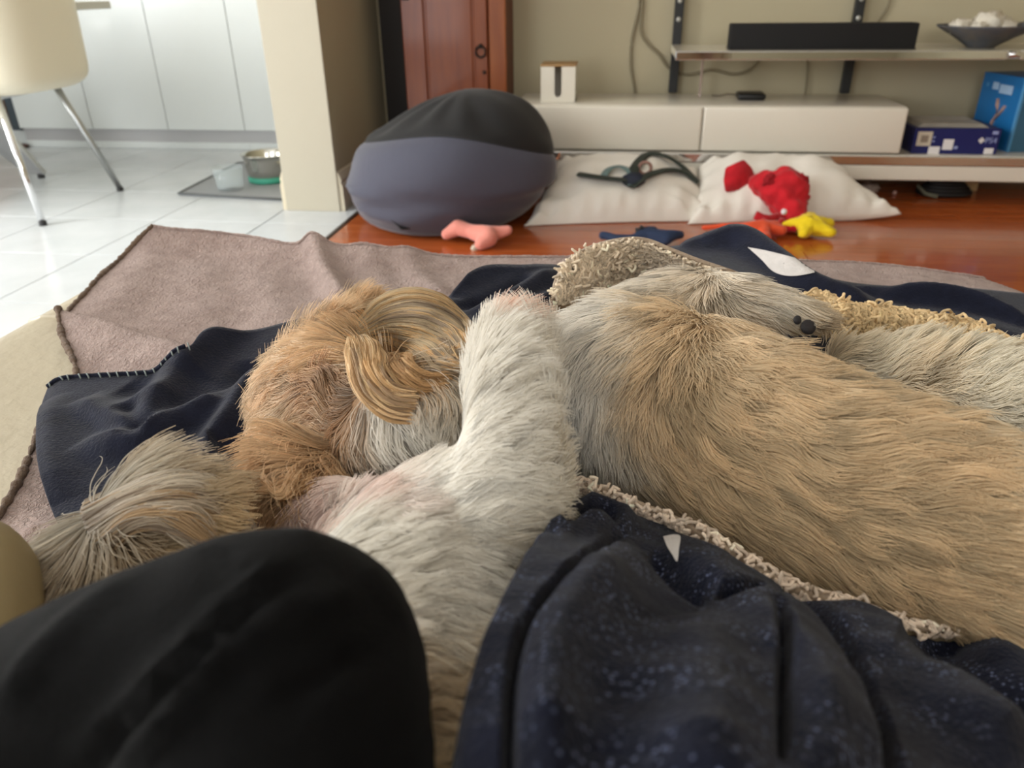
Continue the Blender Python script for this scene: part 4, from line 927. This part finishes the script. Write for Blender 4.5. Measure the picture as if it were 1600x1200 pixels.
def strands(name, pts, ra, col, m, parent):
    n, k, _ = pts.shape
    hc = bpy.data.hair_curves.new(name); hc.add_curves([k]*n)
    hc.points.foreach_set('position', np.ascontiguousarray(pts, dtype=np.float32).reshape(-1))
    rd_ = hc.attributes.get('radius') or hc.attributes.new('radius', 'FLOAT', 'POINT')
    rd_.data.foreach_set('value', np.ascontiguousarray(np.broadcast_to(ra, (n, k)), dtype=np.float32).reshape(-1))
    ca = hc.attributes.new('strand_colour', 'FLOAT_COLOR', 'POINT')
    ca.data.foreach_set('color', np.concatenate([col, np.ones((n, k, 1))], -1).astype(np.float32).reshape(-1))
    hc.materials.append(m); o = bpy.data.objects.new(name, hc); COL.objects.link(o); o.parent = parent; o['kind'] = 'stuff'
    return o

# --- dog 1: large tan and white dog
me1 = blob([
    ch((700, 632, 78), (780, 620, 92), (880, 612, 106), (985, 610, 140), (1080, 645, 150), (1180, 696, 160), (1290, 752, 166), (1410, 802, 172), (1530, 852, 176), (1660, 900, 186), (1800, 945, 190)),
    ch((945, 570, 80), (1015, 522, 80), (1080, 498, 76), (1140, 480, 46, .556), (1190, 478, 32, .560), (1225, 487, 27, .560), (1266, 500, 22, .556)),
    ch((1330, 575, 42), (1420, 590, 60), (1520, 622, 80), (1640, 675, 108), (1780, 740, 130), (1840, 900, 170)),
    ch((780, 620, 92), (700, 640, 76, .560), (632, 655, 82, .562), (512, 622, 86), (512, 682, 82), (496, 720, 64), (474, 750, 42, .55)),
    ch((512, 622, 86), (550, 562, 62)), ch((575, 525, 50), (630, 522, 52), (692, 552, 44)),
], .006, 10, 2)
W = (246, 241, 232); TN = (218, 193, 157); CRL = (220, 194, 166)
col1 = [(x, y, 60, *W) for x, y in [(860, 520), (900, 470), (950, 470), (930, 560), (880, 620), (940, 640), (965, 580), (880, 700), (930, 700), (990, 430), (1060, 420), (1130, 430), (1190, 462), (965, 520)]]
col1 += [(x, y, 60, *TN) for x, y in [(1060, 500), (1110, 500), (1040, 560), (1100, 580), (1070, 640), (1140, 560), (1020, 700), (950, 765), (1020, 770), (1040, 620)]]
col1 += [(x, y, 120, 215, 190, 154) for x, y in [(1200, 640), (1200, 760), (1300, 700), (1320, 850), (1420, 760), (1500, 900), (1550, 800), (1650, 850)]]
col1 += [(x, y, 70, 238, 232, 216) for x, y in [(1330, 545), (1420, 545), (1510, 570), (1600, 620), (1560, 580), (1680, 700), (1600, 670)]]+[(1440, 590, 40, 226, 204, 170), (1560, 560, 30, 226, 200, 160), (1230, 480, 26, 224, 206, 176), (1265, 500, 24, 180, 156, 128)]
col1 += [(470, 580, 55, *CRL), (588, 655, 30, *W), (578, 705, 30, *W), (612, 622, 28, *W), (650, 620, 30, *W), (690, 610, 28, *W), (640, 700, 40, *W), (440, 530, 40, 234, 214, 184), (415, 560, 34, 242, 228, 204), (470, 490, 40, 238, 218, 188), (530, 500, 40, 222, 194, 158), (560, 560, 34, 206, 172, 132), (518, 622, 30, 156, 116, 84), (540, 645, 20, 164, 124, 86), (440, 640, 50, 222, 194, 158), (415, 690, 40, 236, 216, 186), (480, 700, 45, 208, 176, 140), (470, 755, 35, 198, 162, 124), (545, 720, 30, 190, 150, 112),
         (600, 680, 40, *W), (640, 660, 40, 240, 236, 226), (700, 640, 50, 232, 226, 212), (720, 580, 40, 226, 214, 196), (660, 710, 40, 228, 220, 206), (622, 738, 22, 150, 120, 98), (600, 720, 18, 190, 168, 148), (680, 740, 30, 220, 210, 196), (780, 600, 50, *W), (620, 550, 34, 196, 152, 104), (690, 548, 28, 190, 150, 104)]
flow1 = [(950, 480, 50, -30, 22), (890, 500, 40, -30, 16), (900, 590, 45, -16, 34), (960, 590, 40, -10, 36), (940, 690, 45, 4, 36), (870, 700, 40, -4, 34), (1010, 560, 40, -10, 30), (1010, 440, 40, -26, 12), (1070, 445, 45, -16, 16), (1115, 440, 35, 6, 20), (1060, 520, 40, -14, 24), (1080, 620, 50, 14, 30), (1130, 560, 50, 22, 22),
         (1100, 700, 60, 36, 18), (1200, 640, 70, 38, 16), (1300, 750, 90, 42, 12), (1450, 800, 110, 42, 14), (1600, 900, 110, 42, 12), (1000, 745, 40, 34, 14), (1150, 830, 70, 40, 16), (1320, 900, 80, 42, 14), (1150, 450, 40, 34, 12), (1230, 485, 40, 30, 12), (1400, 560, 60, 38, 2), (1560, 610, 70, 40, 12),
         (470, 570, 35, -32, -14), (430, 520, 35, -26, -24), (490, 500, 35, -14, -32), (540, 500, 35, -6, -34), (555, 545, 30, -16, -24), (520, 560, 26, -24, -16), (522, 600, 26, -28, -6), (522, 640, 26, -28, 8), (520, 680, 26, -20, 22), (520, 722, 26, -8, 30), (425, 590, 35, -34, 0), (420, 650, 35, -30, 14), (455, 640, 30, -28, 10), (450, 710, 35, -20, 26), (480, 750, 35, -8, 34), (560, 650, 20, 22, 14), (556, 700, 20, 18, 26),
         (590, 690, 35, 20, 26), (640, 660, 35, 26, 20), (680, 630, 35, 10, 30), (690, 700, 35, 28, 4), (630, 735, 25, 24, -10), (730, 600, 40, -4, 32), (790, 610, 50, 0, 30), (640, 520, 40, 32, 6), (700, 560, 30, 16, 26)]
dog1 = thing('dog', 'large tan and white dog asleep on its side, long silky ear, filling the right', 'dog')
SK1 = link('body', me1, SKIN, dog1); mesh_colour(me1, col1, 2)
BV1 = BVHTree.FromPolygons([tuple(v.co) for v in me1.vertices], [tuple(p.vertices) for p in me1.polygons])
def headb(p, c):
    ear_ = (p[:, 0] > 572) & (p[:, 0] < 735) & (p[:, 1] < 588+.0*p[:, 0]) & (p[:, 1] > 478)
    ear2 = (p[:, 0] > 552) & (p[:, 0] < 612) & (p[:, 1] > 535) & (p[:, 1] < 640)
    return np.where(p[:, 0] < 720, 1.5, 1.0)*np.where(ear_ | ear2, .06, 1.0)
def len1(px, R):
    head = np.exp(-(((px[:, 0]-470)/110)**2+((px[:, 1]-610)/170)**2)); white = np.exp(-(((px[:, 0]-930)/110)**2+((px[:, 1]-580)/150)**2)); leg = sm(1150, 1230, px[:, 0])*(px[:, 1] < 520)
    paw = np.exp(-(((px[:, 0]-1240)/40)**2+((px[:, 1]-510)/26)**2)); cheek = np.exp(-(((px[:, 0]-630)/70)**2+((px[:, 1]-690)/50)**2))
    return (1+.3*head+.2*white)*(1-.55*paw)*(1-.4*cheek)
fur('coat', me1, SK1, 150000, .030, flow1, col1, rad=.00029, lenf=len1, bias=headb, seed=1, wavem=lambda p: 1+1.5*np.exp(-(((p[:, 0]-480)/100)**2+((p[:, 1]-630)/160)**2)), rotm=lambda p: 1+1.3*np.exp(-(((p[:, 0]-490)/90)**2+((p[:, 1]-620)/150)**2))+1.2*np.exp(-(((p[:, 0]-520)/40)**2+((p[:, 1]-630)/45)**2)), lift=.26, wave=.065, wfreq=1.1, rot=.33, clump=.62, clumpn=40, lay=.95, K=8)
# --- dog 2: white dog reaching a foreleg over the first
me2 = blob([
    ch((600, 1360, 290, {'k': .45}), (605, 1180, 255, {'k': .5}), (628, 1020, 210, {'k': .6}), (675, 895, 165, {'k': .75}), (762, 802, 100, .572), (788, 722, 74, .592), (787, 645, 59, .606), (796, 582, 50, .604), (805, 534, 38, .596)),
    ch((762, 802, 100, .572), (650, 868, 92, .545), (570, 948, 102, .54), (430, 990, 98, .53), (305, 925, 86, .53)),
    ch((640, 830, 55, .55), (600, 800, 44, .55), (552, 786, 40, .55), (516, 790, 34, .545), (490, 806, 26, .54)),
    ch((305, 925, 86, .53), (282, 838, 76, .545), (210, 845, 82, .545), (145, 890, 70, .54), (100, 930, 50, .53)),
], .0055, 10, 2)
W2 = (246, 241, 231); GB = (176, 164, 146)
col2 = [(x, y, 90, *W2) for x, y in [(600, 860), (700, 820), (780, 740), (790, 640), (800, 560), (640, 950), (720, 960)]]+[(860, 760, 50, 236, 222, 196), (800, 860, 50, 226, 206, 174), (700, 1050, 80, 214, 196, 168), (640, 1120, 90, 206, 186, 156), (720, 1150, 80, 200, 180, 150), (600, 1250, 120, 204, 186, 156), (790, 500, 18, 222, 176, 152), (772, 505, 16, 216, 164, 140), (820, 490, 24, 238, 232, 222),  # lower body anchors go beige: foreground shade put into the white coat
        (545, 780, 40, 236, 210, 200), (500, 785, 34, 234, 210, 202), (600, 795, 30, 236, 224, 216)]
col2 += [(260, 730, 60, 186, 174, 160), (340, 750, 50, 188, 170, 150), (180, 740, 40, 208, 202, 192), (110, 790, 36, 206, 204, 194), (120, 740, 30, 190, 188, 176), (230, 800, 50, 192, 170, 136), (300, 810, 50, 194, 166, 124), (380, 800, 30, 186, 172, 148), (160, 830, 40, 184, 168, 146), (190, 880, 45, 170, 146, 118), (150, 900, 30, 146, 120, 96), (90, 860, 22, 238, 234, 226), (70, 880, 20, 240, 236, 228), (110, 920, 30, 120, 100, 82), (420, 830, 20, *W2), (430, 900, 60, *W2)]
flow2 = [(560, 850, 60, 34, -10), (640, 860, 60, 36, -6), (720, 830, 60, 36, -12), (800, 780, 50, 34, -6), (790, 720, 40, 30, -18), (760, 650, 40, 12, -30), (820, 650, 40, 26, -16), (790, 580, 40, 20, -28), (800, 510, 30, 10, -34), (770, 500, 18, -8, -30), (840, 830, 50, 20, 26), (700, 940, 70, 36, 6), (640, 1020, 80, 34, -4), (720, 1060, 80, 34, 10), (660, 1150, 90, 36, 6), (600, 800, 25, -14, 22), (545, 775, 30, -12, 24), (505, 768, 25, -20, 18),
         (200, 755, 35, 32, -26), (160, 740, 25, 2, -34), (125, 745, 25, -10, -34), (290, 730, 50, 40, -2), (360, 760, 40, 30, 22), (400, 800, 30, 22, 30), (240, 790, 40, 38, -8), (310, 800, 50, 38, 10), (180, 810, 25, 22, -10), (105, 800, 30, -34, -4), (90, 850, 30, -24, 22), (150, 850, 25, -4, 30), (200, 850, 35, 22, 24), (180, 900, 35, 6, 32), (120, 910, 35, -26, 12), (260, 850, 40, 34, 18), (420, 900, 60, 20, 20)]
dog2 = thing('dog', 'white dog with greyish shaggy head and a foreleg stretched over the tan dog', 'dog')
SK2 = link('body', me2, SKIN, dog2); mesh_colour(me2, col2, 5)
def len2(px, R):
    head = (px[:, 0] < 430)*1.0; paw = np.exp(-(((px[:, 0]-545)/60)**2+((px[:, 1]-775)/35)**2))
    return (1+.75*head*(1-sm(220, 310, px[:, 0]))-.5*head*sm(270, 350, px[:, 0])-.9*head*sm(170, 90, px[:, 0]))*(1-.15*paw)
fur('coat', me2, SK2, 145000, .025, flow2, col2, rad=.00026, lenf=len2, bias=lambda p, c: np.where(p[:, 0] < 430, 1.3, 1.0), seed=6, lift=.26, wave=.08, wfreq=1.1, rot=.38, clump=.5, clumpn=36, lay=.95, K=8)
BV2 = BVHTree.FromPolygons([tuple(v.co) for v in me2.vertices], [tuple(p.vertices) for p in me2.polygons])
# --- silky ear: guide locks draped over the head
def locks(name, bv, guides, n, offs, cols, parent, K=16, rad=.0003, spread=.0022, clumps=60, wob=.002, seed=0, taper=.6):
    """strands interpolated between ordered guide polylines (pixels), draped over bv"""
    Gd = np.array([spline(drape(bv, g, 0), K) for g in guides])          # (g,K,3)
    O = np.array([np.interp(np.linspace(0, 1, K), np.linspace(0, 1, len(o)), o) for o in offs])
    dirs = CO-Gd; dirs /= np.linalg.norm(dirs, axis=2)[..., None]
    Gd = Gd+dirs*O[..., None]*.8+np.array([0, 0, 1])*O[..., None]*.35
    g = len(guides); u = rng.random(n)*(g-1); cu = np.sort(rng.random(clumps)*(g-1)); ci = np.abs(u[:, None]-cu[None]).argmin(1)
    s = np.linspace(0, 1, K)[None]
    uu = u[:, None]+(cu[ci]-u)[:, None]*np.clip(s*1.3, 0, .8)
    i = np.clip(uu.astype(int), 0, g-2); f = (uu-i)[..., None]; k = np.arange(K)[None].repeat(n, 0)
    P_ = Gd[i, k]*(1-f)+Gd[i+1, k]*f
    dd = dirs[i, k]
    lay = rng.random((clumps, 1))[ci]
    P_ = P_+dd*(lay*.006*np.sin(PI*np.clip(s*1.1, 0, 1)))[..., None]
    ph = rng.uniform(0, 2*PI, (clumps, 3))[ci]; dsp = rng.normal(size=(clumps, 3))[ci]
    P_ = P_+dsp[:, None]*(wob*np.sin(s*PI*2.2+ph[:, :1])*s)[..., None]
    P_ = P_+(rng.normal(0, spread, (n, 3)))[:, None]*(.35+.65*(1-np.abs(2*s-1)))[..., None]*np.array([1, 1, .6])
    ln = 1-.38*rng.random(n)**1.6; q = np.linspace(0, 1, K)[None]*ln[:, None]*(K-1); a = np.clip(q.astype(int), 0, K-2); fr = (q-a)[..., None]; r_ = np.arange(n)[:, None]
    P_ = P_[r_, a]*(1-fr)+P_[r_, a+1]*fr
    cb = np.array([lin(c) for c in cols]); pick = rng.integers(0, len(cols), clumps)[ci]
    col = cb[pick]*(1+.12*rng.normal(size=(n, 1))); gr = np.interp(np.linspace(0, 1, K), [0, .3, 1], [.75, 1, 1.08])[None, :, None]
    return strands(name, P_, rad*(1-taper*np.linspace(0, 1, K)**3), np.clip(col[:, None]*gr, .004, .95), FURM, parent)
GOLD = [(216, 180, 132), (206, 172, 128), (186, 152, 112), (230, 200, 158), (172, 144, 114), (206, 180, 144)]
GREY = [(188, 168, 140), (166, 148, 126), (206, 186, 154), (210, 180, 138), (150, 132, 112)]
ear = thing('ear', None, None); ear.parent = dog1
# upper lobe: sweeps right from the ear base and curls in at the tip
locks('ear_hair', BV1, [[(556, 512), (590, 478), (640, 462), (690, 474), (728, 510), (742, 545)], [(558, 518), (600, 492), (650, 482), (700, 500), (730, 530), (738, 556)], [(560, 524), (606, 508), (655, 504), (700, 524), (726, 548), (732, 566)], [(562, 530), (610, 522), (655, 528), (695, 548), (716, 564), (722, 574)], [(564, 534), (608, 536), (645, 548), (680, 568), (706, 580), (718, 580)], [(566, 538), (604, 546), (632, 566), (664, 586), (696, 596), (716, 592)]],
      11000, [(.008, .020, .026, .026, .018, .006)]*6, GREY+GOLD[:2], ear, rad=.00030, spread=.0011, clumps=170)
# front lobe: falls from the base and curls right at the end
locks('ear_hair', BV1, [[(545, 536), (547, 570), (556, 612), (576, 646), (606, 664), (642, 668)], [(552, 534), (558, 570), (568, 610), (588, 640), (616, 656), (646, 658)], [(560, 534), (570, 566), (578, 602), (598, 632), (624, 648), (650, 646)], [(568, 532), (584, 560), (590, 596), (606, 622), (630, 636), (652, 634)], [(574, 530), (594, 552), (598, 588), (612, 612), (634, 626), (652, 622)]],
      5500, [(.014, .022, .024, .022, .020, .016)]*5, GOLD, ear, rad=.00030, spread=.0010, clumps=90)
locks('ear_hair', BV1, [[(600, 556), (614, 590), (638, 618), (668, 630), (690, 622)], [(610, 556), (628, 584), (652, 606), (678, 614), (700, 606)], [(620, 558), (644, 580), (668, 594), (692, 600), (708, 592)]],
      1500, [(.008, .012, .014, .014, .012)]*3, [(190, 152, 108), (200, 164, 120), (170, 136, 98)], ear, rad=.0003, spread=.0016, clumps=26)
# curly wisps of beard under the muzzle
locks('beard_hair', BV1, [[(470, 730), (462, 752), (450, 768), (430, 772), (410, 762)], [(476, 738), (470, 760), (456, 776), (432, 780), (416, 772)], [(490, 745), (488, 768), (474, 784), (452, 784), (440, 766)], [(500, 748), (500, 770), (494, 786), (478, 792), (462, 784)]],
      700, [(.008, .016, .018, .016, .012)]*4, [(204, 168, 126), (184, 148, 108), (214, 180, 140)], SK1, rad=.0003, spread=.002, clumps=22, wob=.005)
# paw pads, claws of the tan dog's folded foreleg
PAD = mat('paw_pad', (40, 36, 38), .6, bump=(300, .5, .001)); PADP = mat('pad_skin', (150, 104, 92), .6)
def pad(x, y, r, sx, sy, m=PAD, nm='paw_pad', bv=BV1, out=.006, parent=SK1):
    p = drape(bv, [(x, y)], out)[0]; R = r*((p-CO)@CF)/FPX; bm = bm_new(); bmesh.ops.create_icosphere(bm, subdivisions=3, radius=1)
    for v in bm.verts: v.co = Vector(p)+Vector(CR)*(v.co.x*R*sx)+Vector(CU)*(v.co.y*R*sy)+Vector(CF)*(v.co.z*R*.4*(1+.2*mnoise.noise(v.co*2)))
    return fin(nm, bm, m, parent)
pad(1230, 515, 18, 1.1, .9, out=.014); pad(1263, 511, 12, 1, 1, out=.012); pad(1246, 500, 8, .8, .9, out=.012); pad(1284, 516, 9, 1, .7, out=.012); pad(1208, 512, 13, .8, 1.1, PADP, 'pink_skin', out=.010)
# --- hanging crown hair of the second dog
locks('crown_hair', BV2, [[(158, 748), (195, 738), (250, 716), (310, 712), (350, 738), (376, 770)], [(138, 775), (198, 758), (260, 736), (320, 734), (362, 762), (390, 800)], [(132, 800), (202, 775), (265, 758), (325, 760), (370, 790), (398, 826)], [(140, 826), (210, 794), (265, 780), (320, 786), (362, 812), (390, 840)], [(152, 848), (210, 812), (260, 804), (305, 814), (340, 836), (365, 860)], [(172, 868), (212, 838), (250, 830), (285, 844), (315, 862), (335, 885)]],
      7000, [(.004, .010, .012, .012, .010, .006)]*6, [(188, 172, 152), (170, 154, 136), (214, 202, 184), (186, 158, 124), (154, 136, 118), (196, 168, 134), (218, 208, 194)], SK2, rad=.0003, spread=.002, clumps=80, wob=.003)

# --- person: seated, knee bent, black trousers
meP = blob([ch((470, 1500, 280, .60), (440, 1350, 268, .615), (434, 1200, 258, .62), (425, 1068, 250, .62), (205, 1150, 250, .605), (60, 1225, 255, .59), (-120, 1310, 260, .575)), [(ball(470, 1500, 280, .60)[0], ball(470, 1500, 280, .60)[1]), ((-.02, -.28, .575), .095)], [((-.02, -.28, .575), .095), ((.12, -.30, .575), .095), ((.11, -.05, .545), .07), ((.10, .16, .525), .045), ((.11, .26, .51), .03)]], .005, 10, 2)
V, T, Nn = mesh_np(meP); px = proj(V); h = np.zeros(len(V))
for line, amp, wd in [([(90, 1220), (200, 1100), (330, 970), (420, 890), (470, 850)], .0035, 12), ([(160, 1230), (290, 1080), (400, 975), (520, 905)], .004, 14), ([(125, 1225), (260, 1075), (370, 965), (450, 890)], -.003, 9), ([(0, 1110), (60, 1030), (140, 960), (230, 900)], .003, 16), ([(400, 1010), (480, 960), (560, 920)], .003, 14), ([(330, 840), (345, 880), (360, 920)], -.002, 14), ([(420, 1100), (520, 1040), (600, 1000)], -.003, 16), ([(560, 880), (600, 930), (630, 990)], .0015, 12)]:
    d, par, _ = pdist(px, spline(line, 30)); h += amp*np.exp(-(d/wd)**2)*np.clip(np.minimum(par, 1-par)*6, 0, 1)
face = np.einsum('ij,ij->i', Nn, CO-V) > 0
V = V+Nn*(h*face+.0010*nz(V, 30, 2))[:, None]; set_verts(meP, V)
pers = thing('person', 'person in plain black trousers, one bent knee raised in the foreground at left', 'person')
link('trousers', meP, fabric('black_trousers', (8, 8, 9), (6, 6, 7), 700, .3, .03), pers)
# --- leather bolster at the left edge, cream leather darkened to its shaded tone
meB = blob([ch((-95, 940, 150, .56), (-120, 1060, 170, .56), (-160, 1200, 200, .56))], .006, 8, 2)
o = link('bolster', meB, mat('shaded_leather', (150, 134, 98), .5, bump=(75, .2, .003))); tag(o, 'smooth leather bolster in a shade-darkened tan poking in at the far left edge by the shaggy head', 'cushion')
print('HAIR', sum(len(c.points) for c in bpy.data.hair_curves))
